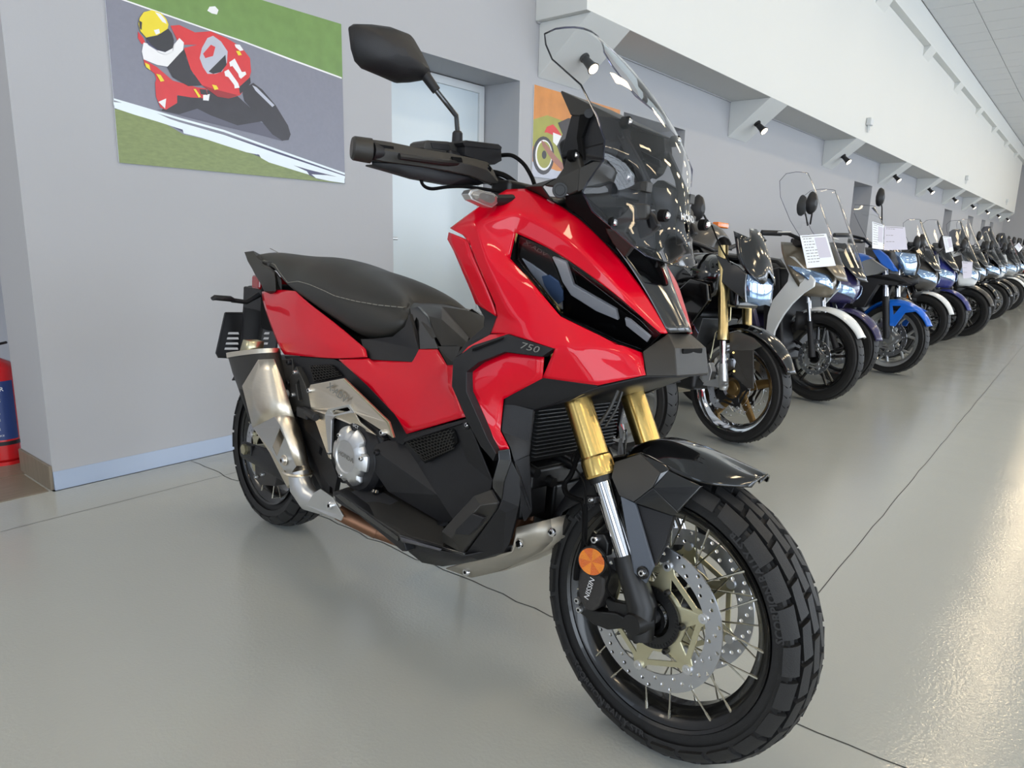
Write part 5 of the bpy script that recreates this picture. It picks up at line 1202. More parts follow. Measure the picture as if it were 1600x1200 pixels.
# ------------------------------------------------------------------ the row of parked machines along the wall
M['tyre_s'] = mat('street_tyre', (30, 30, 31), .6, var=.1, vscale=20)
M['rim_s'] = mat('silver_rim', (190, 190, 190), .25, metal=.9)
M['bronze'] = mat('bronze_wheel_paint', (120, 96, 58), .3, metal=.7)
M['lamp'] = mat('sky_tinted_headlamp', (150, 178, 215), .08, metal=.75, coat=1, var=.5, vscale=40)  # blue sky reflection is put into the lamp colour
M['ind'] = mat('amber_indicator', (236, 120, 6), .25, coat=.6)
M['pearl'] = mat('pearl_white_paint', (226, 229, 230), .22, coat=.7)
M['navy'] = mat('deep_violet_blue_paint', (52, 48, 88), .25, coat=.8)
M['blue'] = mat('bright_blue_paint', (10, 104, 214), .3, coat=.8)
M['bluep'] = mat('royal_blue_paint', (44, 52, 122), .28, coat=.8)
M['silverp'] = mat('silver_paint', (150, 152, 152), .3, metal=.5, coat=.6)
M['bronzep'] = mat('warm_grey_paint', (112, 104, 90), .3, metal=.4, coat=.7)
M['charp'] = mat('charcoal_paint', (66, 64, 62), .35, metal=.2, coat=.4)
M['paperg'] = mat('grey_card', (196, 192, 204), .7)
class Veh:
    def __init__(s, name, x, y, h, label, cat='motorcycle', group=None, lean=0):
        s.e = empty(name, (x, y, 0), label=label, cat=cat, group=group); s.T = Vector((x, y, 0))
        s.R = Matrix.Rotation(-pi / 2 + h, 3, 'Z') @ Matrix.Rotation(lean, 3, 'X'); s.e.rotation_euler = s.R.to_euler()
        s.o = s.R.transposed() @ (CAMC - s.T)
    def pl(s, u, v, ax, val):
        d = s.R.transposed() @ ray(u, v); return s.o + d * ((val - s.o[ax]) / d[ax])
    def P(s, u, v, w): return s.pl(u, v, 1, -w)
    def PX(s, u, v, x): return s.pl(u, v, 0, x)
    def b(s, mb, name, m, mirror=False, parent=None, **k):
        o = mb.build(name, m, parent or s.e, **k)
        if mirror: mb.mirror().build(name, m, parent or s.e, **k)
        return o
    def sh(s, name, loops, w, th, m, mirror=True, bevel=.002, parent=None, metric=False, **k):
        L = []
        for l in loops: L.append([Vector((p[0], -(p[2] if len(p) > 2 else w), p[1])) if metric else s.P(p[0], p[1], p[2] if len(p) > 2 else w) for p in l])
        tri = tessellate_polygon([[Vector((q.x, q.z, 0)) for q in l] for l in L]); flat = [q for l in L for q in l]; n = len(flat); off = Vector((0, th, 0))
        fs = [tuple(t) for t in tri] + [tuple(i + n for i in t)[::-1] for t in tri]; kk = 0
        for l in L:
            c = len(l); fs += [(kk + i, kk + (i + 1) % c, kk + (i + 1) % c + n, kk + i + n) for i in range(c)]; kk += c
        return s.b(MB().add(flat + [q + off for q in flat], fs), name, m, mirror, parent, bevel=bevel, ang=28, **k)
    def wheel(s, cx, R, W, Ri, rimm, style='y', n=5, disc_=True, wavy=0, lip=None, discr=.12, double=False):
        c = Vector((cx, 0, R)); h = W / 2
        t = s.b(MB().rev(tyre_mesh(R + .006, W, Ri), c, 64), 'tyre', 'tyre_s')
        # tread sipes
        g = MB()
        for i in range(36):
            a = 2 * pi * i / 36
            for sg in (-1, 1):
                g.tube([c + Vector(((R - .0045) * cos(a), sg * .012, (R - .0045) * sin(a))), c + Vector(((R - .014) * cos(a + .06), sg * h * .6, (R - .014) * sin(a + .06)))], .0022, 4)
        g.build('tread_grooves', 'dark', t, kind='stuff')
        hw = W * .40
        r = s.b(MB().rev([(Ri + .006, -hw), (Ri + .012, -hw - .004), (Ri - .004, -hw + .004), (Ri - .022, -hw + .02), (Ri - .03, 0), (Ri - .022, hw - .02), (Ri - .004, hw - .004), (Ri + .012, hw + .004), (Ri + .006, hw)], c, 64, closed=True), 'wheel_rim', lip or rimm)
        s.b(MB().rev([(0, -.06), (.035, -.06), (.05, -.04), (.055, -.02), (.055, .02), (.05, .04), (.035, .06), (0, .06)], c, 28), 'wheel_hub', rimm if style != 'w' else 'hub')
        for i in range(n):
            a = 2 * pi * i / n + .3
            if style == 'y':
                mid = c + Vector((.12 * cos(a), 0, .12 * sin(a)))
                mb = MB().tube([c + Vector((.04 * cos(a), 0, .04 * sin(a))), mid], [.022, .015], 8, flat=.9)
                for d_ in (-.2, .2): mb.tube([mid, c + Vector(((Ri - .02) * cos(a + d_), 0, (Ri - .02) * sin(a + d_)))], [.012, .010], 8)
            elif style == 'd':
                mb = MB()
                for d_ in (-.12, .12): mb.tube([c + Vector((.05 * cos(a + d_ * 2), -.02, .05 * sin(a + d_ * 2))), c + Vector(((Ri - .015) * cos(a + d_), -.025, (Ri - .015) * sin(a + d_)))], [.012, .010], 8)
            else: mb = MB().tube([c + Vector((.04 * cos(a), 0, .04 * sin(a))), c + Vector(((Ri - .02) * cos(a), 0, (Ri - .02) * sin(a)))], [.028, .020], 8, flat=.6, up=(0, 1, 0))
            s.b(mb, 'wheel_spoke', rimm, ang=60)
        if disc_:
            for y in ((-.062, .058) if double else (-.062,)): disc(c, y, discr, discr * .74, .004, 30, 'brake_disc', parent=s.e, hr=.004, wavy=wavy, carrier='hub' if wavy else 'alu', bolts=5)
        return c
def arc(c, r0, w, a0, a1, n=14, flare=0):
    rows = []
    for i in range(n + 1):
        a = radians(a0 + (a1 - a0) * i / n); k = sin(pi * i / n) ** .4 if 0 < i < n else .55
        rows.append([c + Vector(((r0 - (.030 if abs(t) == 1 else .008 if abs(t) > .5 else 0)) * cos(a), w * t * k, (r0 - (.030 if abs(t) == 1 else .008 if abs(t) > .5 else 0)) * sin(a))) for t in (-1, -.7, 0, .7, 1)])
    return MB().grid(rows)
def mirrorpart(v, base, top, s_, m='black', glass=True, size=1):
    """mirror on a stem; s_ = side; head faces back"""
    hd = MB(); c = top; L = []
    for i in range(14):
        a = 2 * pi * i / 14; L.append(Vector((0, .046 * cos(a) * (1 - .35 * max(0, sin(a))) * size, .074 * sin(a) * size)))
    hd.grid([[c + q * .94 + Vector((-.012, 0, 0)) for q in L], [c + q for q in L], [c + q * .8 + Vector((.022, 0, 0)) for q in L], [c + q * .3 + Vector((.034, 0, 0)) for q in L]], closed=True); hd.add([c + q * .3 + Vector((.034, 0, 0)) for q in L], [tuple(range(14))])
    o = v.b(hd, 'mirror_housing', m, ang=60)
    v.b(MB().add([c + q * .92 + Vector((-.0115, 0, 0)) for q in L], [tuple(range(14))]), 'mirror_glass', 'mirrorglass', parent=o)
    v.b(MB().tube([base, base.lerp(c, .6) + Vector((.01, 0, 0)), c + Vector((.01, 0, -.03))], [.006, .005, .006], 8), 'mirror_stem', 'black')
def scooter(x, y, h, label, body, fender, name='scooter', R=.285, lower='black', nose=None, screen=(.20, 1.35, 'screen'), garnish='gloss', lampz=(.68, .79), rimm='rim', style='d', mirrors='bar', group='motorcycles and scooters in the row', k=1.0, indic=False, forkm='black', sv=1.0, hs=1, lean=-.05, ns=(-.04, .03), fa=(18, 150), rake=.45, leg_px=None, mir_px=None):
    v = Veh(name, x, y, h, label, 'scooter', group, lean=lean); c = v.wheel(0, R, .105, R - .09, rimm, style)
    nose = nose or body
    v.b(arc(c, R + .035, .068, *fa), 'front_fender', fender, solid=.003, sub=1)
    rk = Vector((-rake, 0, .89)).normalized()
    f0 = c + Vector((0, 0, 0))
    for s_ in (-1, 1):
        q = Vector((0, s_ * .082, 0)); v.b(MB().tube([f0 + q, f0 + q + rk * .05, f0 + q + rk * .24], [.024, .022, .020], 14), 'fork_lower', forkm); v.b(MB().tube([f0 + q + rk * .24, f0 + q + rk * .5], .0145, 12), 'fork_slider', 'chrome')
    # nose shell
    prof = [(.50, .00, .09, .06), (.58, .09, .14, .10), (.66, .13, .18, .15), (.74, .13, .205, .19), (.82, .09, .205, .20), (.90, .02, .185, .18), (.97, -.06, .16, .14), (1.03, -.13, .13, .10)]
    prof = [((z + ns[1] * (1.03 - z) / .45) * hs, x_ + ns[0], w_, d_) for z, x_, w_, d_ in prof]
    def A(t, z, off=0):
        for p0, p1 in zip(prof, prof[1:]):
            if z <= p1[0] or p1 is prof[-1]:
                f = (z - p0[0]) / (p1[0] - p0[0]); f = max(0, min(1, f)); xf, w_, d_ = [p0[i] * (1 - f) + p1[i] * f for i in (1, 2, 3)]; break
        return Vector((xf - d_ * abs(t) ** 2.2 + off, (w_ + off) * t, z))
    ts = (-1, -.85, -.6, -.3, 0, .3, .6, .85, 1)
    v.b(MB().grid([[A(t, p_[0]) for t in ts] for p_ in prof[1:]]), 'nose_shell', nose, sub=1, solid=.004)
    v.b(MB().grid([[A(t, z) + Vector((-.01, 0, 0)) for t in ts] for z in (.46 * hs, .52 * hs, .585 * hs)]), 'nose_under', lower, solid=.004)
    # leg shields
    leg = [(-.06, .97), (-.02, .86), (-.05, .74), (-.12, .62), (-.22, .48), (-.30, .36), (-.62, .30), (-.62, .36), (-.42, .44), (-.34, .56), (-.30, .72), (-.26, .90)]
    leg = [(a, b_ * hs, .185 if b_ > .6 else .20) for a, b_ in leg]
    if leg_px: v.sh('leg_shield', [leg_px], .19, .02, body, bevel=.006)
    else: v.sh('leg_shield', [leg], .19, .02, body, metric=True, bevel=.006)
    v.b(MB().box((-.30, 0, .55 * hs), (.16, .34, .62 * hs), Matrix.Rotation(radians(-12), 3, 'Y'), taper=.85), 'inner_shield', 'black', bevel=.02)
    # headlamps
    z0, z1_ = lampz[0] * hs, lampz[1] * hs
    for sg in (-1, 1):
        g = []
        for zz in range(5):
            f = zz / 4; z = z0 + (z1_ - z0) * f; t0, t1 = .10 + .18 * f, .78 + .20 * f
            g.append([A(sg * (t0 + (t1 - t0) * q / 4), z + (.05 * hs * q / 4), .006) for q in range(5)])
        v.b(MB().grid(g), 'headlamp', 'lamp', sub=1, solid=.006)
    # dark garnish and screen
    gw = .135
    def scr(z, w_, xf): return [Vector((xf - .10 * abs(t) ** 2 * (w_ / .2), w_ * t, z)) for t in (-1, -.75, -.4, 0, .4, .75, 1)]
    zb, xb = .86 * hs, .065
    v.b(MB().grid([scr(.80 * hs, .05, .115), scr(.88 * hs, .10, .07), scr(.97 * hs, .135, .0), scr(1.04 * hs, .14, -.05)]), 'screen_garnish', garnish, sub=1, solid=.004)
    if screen:
        w_, zt, sm = screen; rows = []
        for i in range(7):
            f = (0, .2, .45, .7, .88, .97, 1)[i]; z = .90 * hs + (zt - .90 * hs) * f; ww = w_ * (.72 + .5 * sin(pi * min(f, .95) * .62)) * (1, 1, 1, .96, .84, .6, .3)[i]; rows.append(scr(z, ww, .055 - (zt - .9) * .62 * f * (1 - .12 * f)))
        so = v.b(MB().grid(rows), 'windscreen', sm, sub=1)
        ed = [r[0] for r in rows] + rows[-1][1:-1] + [r[-1] for r in rows[::-1]]; v.b(MB().tube(ed, .0018, 5, caps=False), 'screen_rim', 'edge', parent=so)
    # bars
    bz = 1.06 * hs
    v.b(MB().box((-.20, 0, bz - .02), (.16, .20, .07), Matrix.Rotation(radians(-15), 3, 'Y'), taper=.8), 'instrument_hood', 'black', bevel=.015)
    for s_ in (-1, 1):
        v.b(MB().tube([Vector((-.19, s_ * .09, bz - .01)), Vector((-.22, s_ * .20, bz + .02)), Vector((-.27, s_ * .27, bz + .02))], .012, 10), 'handlebar', 'black')
        v.b(MB().tube([Vector((-.245, s_ * .24, bz + .02)), Vector((-.31, s_ * .36, bz + .015))], .018, 12), 'grip', 'black')
        v.b(MB().tube([Vector((-.19, s_ * .22, bz + .03)), Vector((-.20, s_ * .34, bz + .02))], .006, 6), 'brake_lever', 'alu')
        if mir_px and s_ < 0:
            mp = v.PX(mir_px[0], mir_px[1], -.08); mirrorpart(v, v.PX(mir_px[2], mir_px[3], -.14), mp, s_)
        elif mirrors == 'bar': mirrorpart(v, Vector((-.22, s_ * .21, bz + .02)), Vector((-.19, s_ * .27, bz + .19)), s_)
        elif mirrors == 'body':
            mirrorpart(v, Vector((-.02, s_ * .14, 1.0 * hs)), Vector((.0, s_ * .28, 1.10 * hs)), s_)
    if indic:
        for s_ in (-1, 1): v.b(MB().box((-.14, s_ * .075, .54), (.03, .02, .055)), 'fork_reflector', 'ind', bevel=.003)
    # body, seat, rear
    v.sh('floor_side', [[(-.30, .36), (-.30, .24), (-.72, .22), (-.95, .30), (-.80, .40), (-.62, .36)]], .19, .05, lower, metric=True, bevel=.01)
    v.sh('tail_body', [[(-.66, .36), (-.78, .62), (-.86, .70), (-1.30, .78), (-1.60, .84), (-1.62, .76), (-1.40, .60), (-1.10, .46), (-.95, .34)]], .155, .05, body, metric=True, bevel=.015)
    v.b(MB().box((-1.15, 0, .62), (.8, .26, .30)), 'tail_core', 'black', bevel=.04)
    v.b(MB().grid([[Vector((x_, w_ * t, z_ - (.05 if abs(t) == 1 else 0) - .012 * t * t)) for t in (-1, -.8, -.4, 0, .4, .8, 1)] for x_, w_, z_ in ((-.66, .09, .74), (-.78, .13, .76), (-.98, .15, .77), (-1.08, .15, .82), (-1.30, .14, .85), (-1.52, .10, .86), (-1.56, .08, .82))]), 'seat', 'seat', sub=1, solid=.03)
    v.wheel(-1.34, R, .125, R - .10, rimm, style, disc_=False)
    v.b(MB().tube([Vector((-1.0, -.17, .30)), Vector((-1.2, -.20, .34)), Vector((-1.55, -.21, .46))], [.03, .055, .05], 16), 'silencer', 'black2')
    return v
def sheetpaper(name, v, quad, x, label, lines=9, strip=False, group='price sheets on the parked machines', m='paper', cat='price sheet'):
    """paper hanging from the bars: quad = 4 picture corners on a plane across the machine"""
    q = [v.R @ v.PX(*c_, x) + v.T for c_ in quad]; o = sum(q, Vector()) / 4
    e = empty(name, o, label=label, cat=cat, group=group)
    L = [p_ - o for p_ in q]; n = (L[1] - L[0]).cross(L[3] - L[0]).normalized()
    if n.dot(CAMC - o) < 0: n = -n
    MB().add(L + [p_ - n * .001 for p_ in L], [(0, 1, 2, 3), (7, 6, 5, 4), (0, 1, 5, 4), (1, 2, 6, 5), (2, 3, 7, 6), (3, 0, 4, 7)]).build('sheet', m, e)
    tx = MB()
    def at(s_, t_): return (L[0].lerp(L[1], s_)).lerp(L[3].lerp(L[2], s_), t_) + n * .0008
    r = random.Random(len(label))
    for i in range(lines):
        t0 = .10 + .80 * i / lines
        a = .08; 
        while a < .42:
            b_ = a + r.uniform(.04, .12); tx.add([at(a, t0), at(b_, t0), at(b_, t0 + .022), at(a, t0 + .022)], [(0, 1, 2, 3)]); a = b_ + .03
    tx.add([at(.05, .03), at(.9, .03), at(.9, .055), at(.05, .055)], [(0, 1, 2, 3)])
    tx.build('printed_lines', 'greyprint', e, kind='stuff')
    fr = MB(); fr.add([at(.50, .10), at(.93, .10), at(.93, .72), at(.50, .72)], [(0, 1, 2, 3)]); fr.build('printed_panel', M['paperg'], e)
    return e

# ---- black naked bike behind the red one's nose
K = Veh('motorcycle', 3.540, 1.366, -.26, 'black naked motorcycle with gold fork and smoked flyscreen beside the red one', 'motorcycle', 'motorcycles and scooters in the row', lean=-.06)
c = K.wheel(0, .297, .12, .222, 'bronze', 'b', 5, disc_=True, wavy=.004, lip='chrome', discr=.150, double=True)
M['kgold'] = mat('pale_gold_fork', (212, 190, 138), .28, metal=1)
for s_ in (1, -1):
    def kp(u, v_): q = K.P(u, v_, .1); q.y *= s_; return q
    a, b_, d1, d2, f_ = kp(1130, 375), kp(1130, 531), kp(1130, 533), kp(1130, 568), kp(1131, 603)
    K.b(MB().tube([kp(1130, 384), kp(1130, 390), kp(1130, 514), kp(1130, 516), b_], [.0255, .0255, .0255, .029, .029], 18), 'fork_outer_tube', 'kgold'); K.b(MB().tube([d1, d2], .018, 16), 'fork_slider', 'chrome'); K.b(MB().tube([d2, f_, f_ + Vector((.0, 0, -.02))], [.022, .026, .02], 16), 'fork_foot', 'alu')
K.b(MB().tube([K.P(1130, 472, .1), mir(K.P(1130, 472, .1))], .03, 10, flat=.7).tube([K.P(1130, 400, .1), mir(K.P(1130, 400, .1))], .03, 10, flat=.6), 'triple_clamp', 'hub')
K.b(MB().rev([(.007, -.003), (.014, -.003), (.014, .02), (.007, .02)], K.P(1130, 600, .135), 16, closed=True), 'axle_boss', 'alu')
K.sh('brake_caliper', [[(1092, 590), (1100, 572), (1108, 566), (1112, 580), (1108, 595), (1098, 598)]], .11, .04, 'alu', bevel=.004)
K.sh('caliper_bracket', [[(1100, 596), (1118, 592), (1126, 578), (1130, 590), (1128, 606), (1098, 602)]], .105, .012, 'alu')
K.sh('fender_side', [[(1139, 521, .075), (1152, 517, .06), (1178, 528, .065), (1190, 541, .07), (1177, 547, .085), (1177, 608, .10), (1168, 607, .10), (1144, 584, .10), (1150, 565, .09), (1140, 548, .09)]], .08, .008, 'charp')
K.b(arc(c, .335, .062, 22, 120), 'front_fender', 'gloss', solid=.003, sub=1)
for uv in ((1146, 551), (1147, 580)): K.b(MB().tube([K.P(*uv, .105), K.P(*uv, .095)], .006, 10), 'fender_bolt', 'gold')
def klo(name, rows_px, m, **k):
    rows = []
    for l in rows_px:
        h_ = [K.P(*q) for q in l]; rows.append([mir(q) for q in h_[::-1] if abs(q.y) > 1e-4] + h_)
    return K.b(MB().grid(rows), name, m, **k)
klo('flyscreen', [[(1172, 357, 0), (1171, 357, .03), (1172, 372, .07), (1146, 361, .11)], [(1182, 362, 0), (1178, 366, .04), (1168, 382, .08), (1150, 384, .12)], [(1190, 380, 0), (1184, 390, .045), (1170, 400, .09), (1152, 405, .12)], [(1198, 400, 0), (1192, 415, .045), (1178, 420, .08), (1160, 418, .115)], [(1201, 425, 0), (1198, 440, .03), (1192, 445, .05), (1178, 434, .09)]], 'gloss', sub=1, solid=.003)
klo('headlamp', [[(1199, 434, 0), (1190, 436, .05), (1166, 428, .11)], [(1202, 455, 0), (1188, 455, .06), (1164, 450, .115)], [(1196, 476, 0), (1186, 478, .045), (1165, 472, .10)]], 'lamp', sub=1, solid=.005)
K.sh('cowl_side', [[(1117, 397, .13), (1153, 415, .12), (1166, 428, .118), (1164, 450, .12), (1165, 473, .11), (1156, 463, .12), (1140, 452, .13), (1127, 441, .14), (1129, 421, .14)]], .12, .02, 'gloss', bevel=.004)
K.b(MB().box(K.P(1180, 462, 0) + Vector((-.09, 0, .0)), (.12, .19, .14)), 'headlamp_shell', 'gloss', bevel=.02)
tk = []
for x_, w_, zt, zb_ in ((-.07, .08, .90, .82), (-.10, .15, .95, .76), (-.22, .19, .985, .73), (-.40, .19, .985, .71), (-.54, .14, .93, .72), (-.68, .08, .85, .74)):
    tk.append([Vector((x_, w_ * t, (zt if abs(t) < .5 else zt - .03 if abs(t) < .9 else (zt + zb_) / 2) if True else 0)) for t in (-.9, -.7, -.4, 0, .4, .7, .9)] )
    tk[-1] = [Vector((x_ - .02, -w_ * .8, zb_))] + [Vector((x_, -w_, (zt + zb_) / 2 + .03))] + tk[-1][1:-1] + [Vector((x_, w_, (zt + zb_) / 2 + .03))] + [Vector((x_ - .02, w_ * .8, zb_))]
tank = K.b(MB().grid(tk), 'fuel_tank', 'gloss', sub=2, solid=.004)
q0, q1 = K.P(1054, 399, .197), K.P(1085, 431, .197)
text_on('tank_lettering', 'Kawasaki', .042, q0.lerp(q1, .5), q1 - q0, Vector((0, 0, 1)) - (q1 - q0) * 0, 'silverp', tank, bold=.001, squash=.9)
K.sh('tank_shroud', [[(-.12, .82), (-.10, .74), (-.20, .60), (-.34, .50), (-.42, .56), (-.40, .70), (-.24, .84)]], .20, .03, 'gloss', metric=True, bevel=.008)
K.b(MB().box((-.48, 0, .50), (.40, .34, .36)).box((-.30, 0, .36), (.25, .30, .22)), 'engine', 'hub', bevel=.03)
K.b(MB().box((-.21, 0, .52), (.04, .30, .26), Matrix.Rotation(radians(12), 3, 'Y')), 'radiator', 'fin', bevel=.004)
for i in range(4): K.b(MB().tube([Vector((-.24, -.11 + .073 * i, .52)), Vector((-.19, -.11 + .073 * i, .42)), Vector((-.24, -.10 + .06 * i, .26)), Vector((-.45, -.08 + .05 * i, .2))], .018, 10), 'header_pipe', 'steel')
K.b(MB().tube([Vector((-.45, -.1, .2)), Vector((-.8, -.14, .22)), Vector((-.95, -.20, .34)), Vector((-1.35, -.24, .46))], [.03, .03, .05, .06], 14), 'silencer', 'steel')
K.sh('frame_spar', [[(-.20, .84), (-.22, .74), (-.60, .50), (-.80, .42), (-.82, .56), (-.66, .70)]], .15, .02, 'black', metric=True)
K.b(MB().grid([[Vector((x_, w_ * t, z_ - .02 * t * t)) for t in (-1, -.5, 0, .5, 1)] for x_, w_, z_ in ((-.66, .09, .82), (-.80, .13, .80), (-1.0, .13, .82), (-1.05, .11, .88), (-1.35, .08, .93), (-1.5, .05, .95))]), 'seat', 'seat', sub=1, solid=.03)
K.sh('tail_cowl', [[(-.72, .80), (-.9, .72), (-1.2, .78), (-1.52, .96), (-1.5, .99), (-1.1, .90)]], .10, .03, 'gloss', metric=True, bevel=.006)
K.wheel(-1.42, .30, .17, .222, 'bronze', 'b', 5, disc_=True, wavy=.003, lip='chrome', discr=.11)
K.sh('swingarm', [[(-.75, .40), (-.80, .33), (-1.44, .27), (-1.46, .33)]], .12, .03, 'alu', metric=True, bevel=.006)
bz = 1.06
for s_ in (-1, 1):
    K.b(MB().tube([Vector((-.27, 0, 1.0)), Vector((-.26, s_ * .12, 1.02)), Vector((-.30, s_ * .26, bz - .01))], .012, 10), 'handlebar', 'black'); K.b(MB().tube([Vector((-.30, s_ * .26, bz - .01)), Vector((-.335, s_ * .38, bz - .01))], .018, 12), 'grip', 'black')
    K.b(MB().tube([Vector((-.24, s_ * .24, bz)), Vector((-.25, s_ * .37, bz - .01))], .006, 6), 'lever', 'alu')
mt = K.PX(1090, 325, -.16); ms = K.PX(1108, 352, -.2)
for s_ in (1,):
    a, b_ = mt.copy(), ms.copy(); a.y *= s_; b_.y *= s_; mirrorpart(K, b_, a, s_, size=.9)
K.b(MB().tube([K.P(1112, 352, .2), K.P(1120, 372, .19), K.P(1128, 390, .17), K.P(1140, 410, .14)], .004, 8), 'brake_hose', 'dark'); K.b(MB().tube([K.P(1142, 480, .08), K.P(1141, 500, .09), K.P(1118, 520, .11), K.P(1110, 560, .12)], .003, 8), 'brake_line', 'palegold')

# ---- dark machine mostly hidden behind the red one
Hd = Veh('motorcycle', 2.98, 1.70, -.2, 'dark motorcycle with silver spoked wheel hidden behind the red fork', 'motorcycle', 'motorcycles and scooters in the row')
Hx = 0
c = Hd.wheel(0, .297, .12, .222, 'silverp', 'y', 6, lip='silverp', discr=.14)
Hd.b(arc(c, .33, .06, 20, 140), 'front_fender', 'black', solid=.003, sub=1)
for s_ in (-1, 1): Hd.b(MB().tube([Vector((0, s_ * .09, .29)), Vector((-.30, s_ * .09, .85))], .022, 12), 'fork_leg', 'black')
Hd.b(MB().box((-.45, 0, .50), (.36, .26, .36)), 'engine', 'hub', bevel=.03); Hd.b(MB().grid([[Vector((x_, w_ * t, z_ - .06 * t * t)) for t in (-1, -.5, 0, .5, 1)] for x_, w_, z_ in ((-.28, .08, .78), (-.40, .15, .86), (-.55, .13, .84), (-.65, .10, .76), (-.9, .12, .78), (-1.1, .06, .84))]), 'tank_and_seat', 'black', sub=1, solid=.03)
Hd.b(MB().tube([Vector((-.30, -.32, .92)), Vector((-.27, 0, .90)), Vector((-.30, .32, .92))], .012, 10), 'handlebar', 'black'); Hd.b(MB().rev([(0, .0), (.05, .0), (.075, .05), (.07, .10), (0, .12)], Vector((-.24, 0, .80)), 20, axis='z'), 'headlamp', 'gloss')
Hd.wheel(-.98, .28, .14, .222, 'silverp', 'y', 6, disc_=False)

# ---- low charcoal scooter set back between the black bike and the white scooter
Bk = scooter(4.22, 1.82, -.15, 'charcoal scooter set back behind the black naked bike, orange lamp on its rounded top', 'charp', 'charp', R=.25, screen=None, mirrors='none', hs=1.02, ns=(-.1, .05), garnish='charp')
tz = (Bk.R.transposed() @ (wp(1126, 352, 1, 1.98) - Bk.T))
Bk.b(MB().grid([[Vector((x_, w_ * sin(radians(a)), z_ + h_ * cos(radians(a)))) for a in range(-90, 91, 30)] for x_, w_, z_, h_ in ((.0, .10, 1.0, .08), (-.06, .17, 1.02, .13), (-.16, .20, 1.03, .155), (-.30, .19, 1.03, .14), (-.42, .14, 1.0, .10))]), 'rounded_hood', 'charp', sub=2, solid=.01)
Bk.b(MB().box(tz, (.05, .13, .036)), 'orange_lamp', 'ind', bevel=.008)

# ---- white scooter
W = scooter(4.92, 1.36, -.30, 'white scooter with tall clear screen and a price sheet, right of the black naked bike', 'pearl', 'pearl', R=.305, nose='bronzep', screen=(.19, 1.52, 'screen'), garnish='bronzep', lampz=(.74, .83), mirrors='none', forkm='black', hs=1.02, ns=(-.09, .11), fa=(30, 145), rake=.2, mir_px=(1268, 317, 1266, 350),
    leg_px=[(1218, 403, .17), (1226, 400, .17), (1240, 401, .16), (1262, 424, .15), (1273, 438, .15), (1271, 448, .16), (1255, 458, .18), (1237, 475, .19), (1224, 492, .2), (1215, 507, .2), (1210, 518, .2), (1208, 530, .2), (1198, 530, .2), (1196, 520, .2), (1199, 492, .2), (1206, 470, .2), (1218, 455, .2), (1230, 440, .19), (1232, 428, .18), (1226, 415, .18)])
sheetpaper('price_sheet', W, [(1250, 368), (1291, 365), (1306, 415), (1261, 419)], .10, 'white printed price sheet hanging in front of the white scooter', cat='price sheet')
# ---- violet-blue scooter
V_ = scooter(5.72, 1.42, -.28, 'violet-blue scooter with large clear screen between the white scooter and bright blue bike', 'navy', 'navy', R=.275, screen=(.24, 1.46, 'screen'), garnish='gloss', lampz=(.66, .75), mirrors='none', hs=.98, ns=(-.07, .05), mir_px=(1253, 321, 1262, 352))
# ---- bright blue adventure bike
Bl = Veh('motorcycle', 6.512, 1.241, -.26, 'black and grey adventure bike with bright blue fender and silver wheels', 'motorcycle', 'motorcycles and scooters in the row', lean=-.05)
c = Bl.wheel(0, .295, .12, .222, 'silverp', 'y', 6, lip='silverp', discr=.15)
for s_ in (1, -1):
    def kp(u, v_): q = Bl.P(u, v_, .1); q.y *= s_; return q
    Bl.b(MB().tube([kp(1383, 400), kp(1384, 465)], .021, 14), 'fork_slider', 'chrome'); Bl.b(MB().tube([kp(1384, 463), kp(1385, 524), c + Vector((0, -s_ * .1, 0))], [.028, .027, .022], 14), 'fork_lower', 'black')
Bl.b(arc(c, .33, .062, 25, 155), 'front_fender', 'blue', solid=.003, sub=1)
Bl.sh('fender_stay', [[(1390, 472, .09), (1414, 474, .075), (1436, 486, .07), (1414, 489, .08), (1398, 510, .10), (1390, 509, .11)], [(1394, 478, .09), (1408, 478, .085), (1396, 492, .095)]], .09, .008, 'blue')
Bl.sh('side_fairing', [[(1350, 407, .19), (1362, 404, .19), (1386, 420, .17), (1372, 428, .18), (1350, 432, .2), (1340, 430, .2), (1340, 412, .2)]], .18, .03, 'silverp', bevel=.006)
Bl.sh('lower_fairing', [[(1338, 430, .19), (1372, 430, .17), (1400, 428, .12), (1424, 444, .06), (1400, 446, .1), (1372, 445, .14), (1350, 480, .18), (1330, 480, .19)]], .17, .05, 'black', bevel=.008)
Bl.sh('upper_fairing', [[(1362, 390, .14), (1374, 390, .13), (1386, 400, .13), (1402, 424, .12), (1394, 424, .13), (1376, 412, .15)]], .13, .03, 'blue', bevel=.006)
def blo(name, rows_px, m, **k):
    rows = []
    for l in rows_px:
        h_ = [Bl.P(*q) for q in l]; rows.append([mir(q) for q in h_[::-1] if abs(q.y) > 1e-4] + h_)
    return Bl.b(MB().grid(rows), name, m, **k)
blo('headlamp', [[(1430, 397, 0), (1420, 396, .05), (1398, 393, .12)], [(1436, 410, 0), (1426, 410, .05), (1403, 410, .11)], [(1428, 430, 0), (1424, 430, .03), (1414, 430, .06)]], 'lamp', sub=1, solid=.005)
Bl.b(MB().box(Bl.P(1404, 412, 0) + Vector((-.10, 0, 0)), (.16, .20, .20), taper=.7), 'headlamp_shell', 'black', bevel=.02)
blo('beak', [[(1436, 430, 0), (1426, 436, .03), (1402, 430, .09)], [(1434, 442, 0), (1424, 446, .03), (1404, 444, .09)]], 'black', sub=1, solid=.02)
sw_ = []
for i in range(7):
    f = i / 6; z = 1.02 + .36 * f; w_ = .16 + .05 * sin(pi * f * .7) - (.06 if i == 6 else 0); sw_.append([Vector((-.10 - .22 * f - .09 * abs(t) ** 2, w_ * t, z)) for t in (-1, -.7, -.35, 0, .35, .7, 1)])
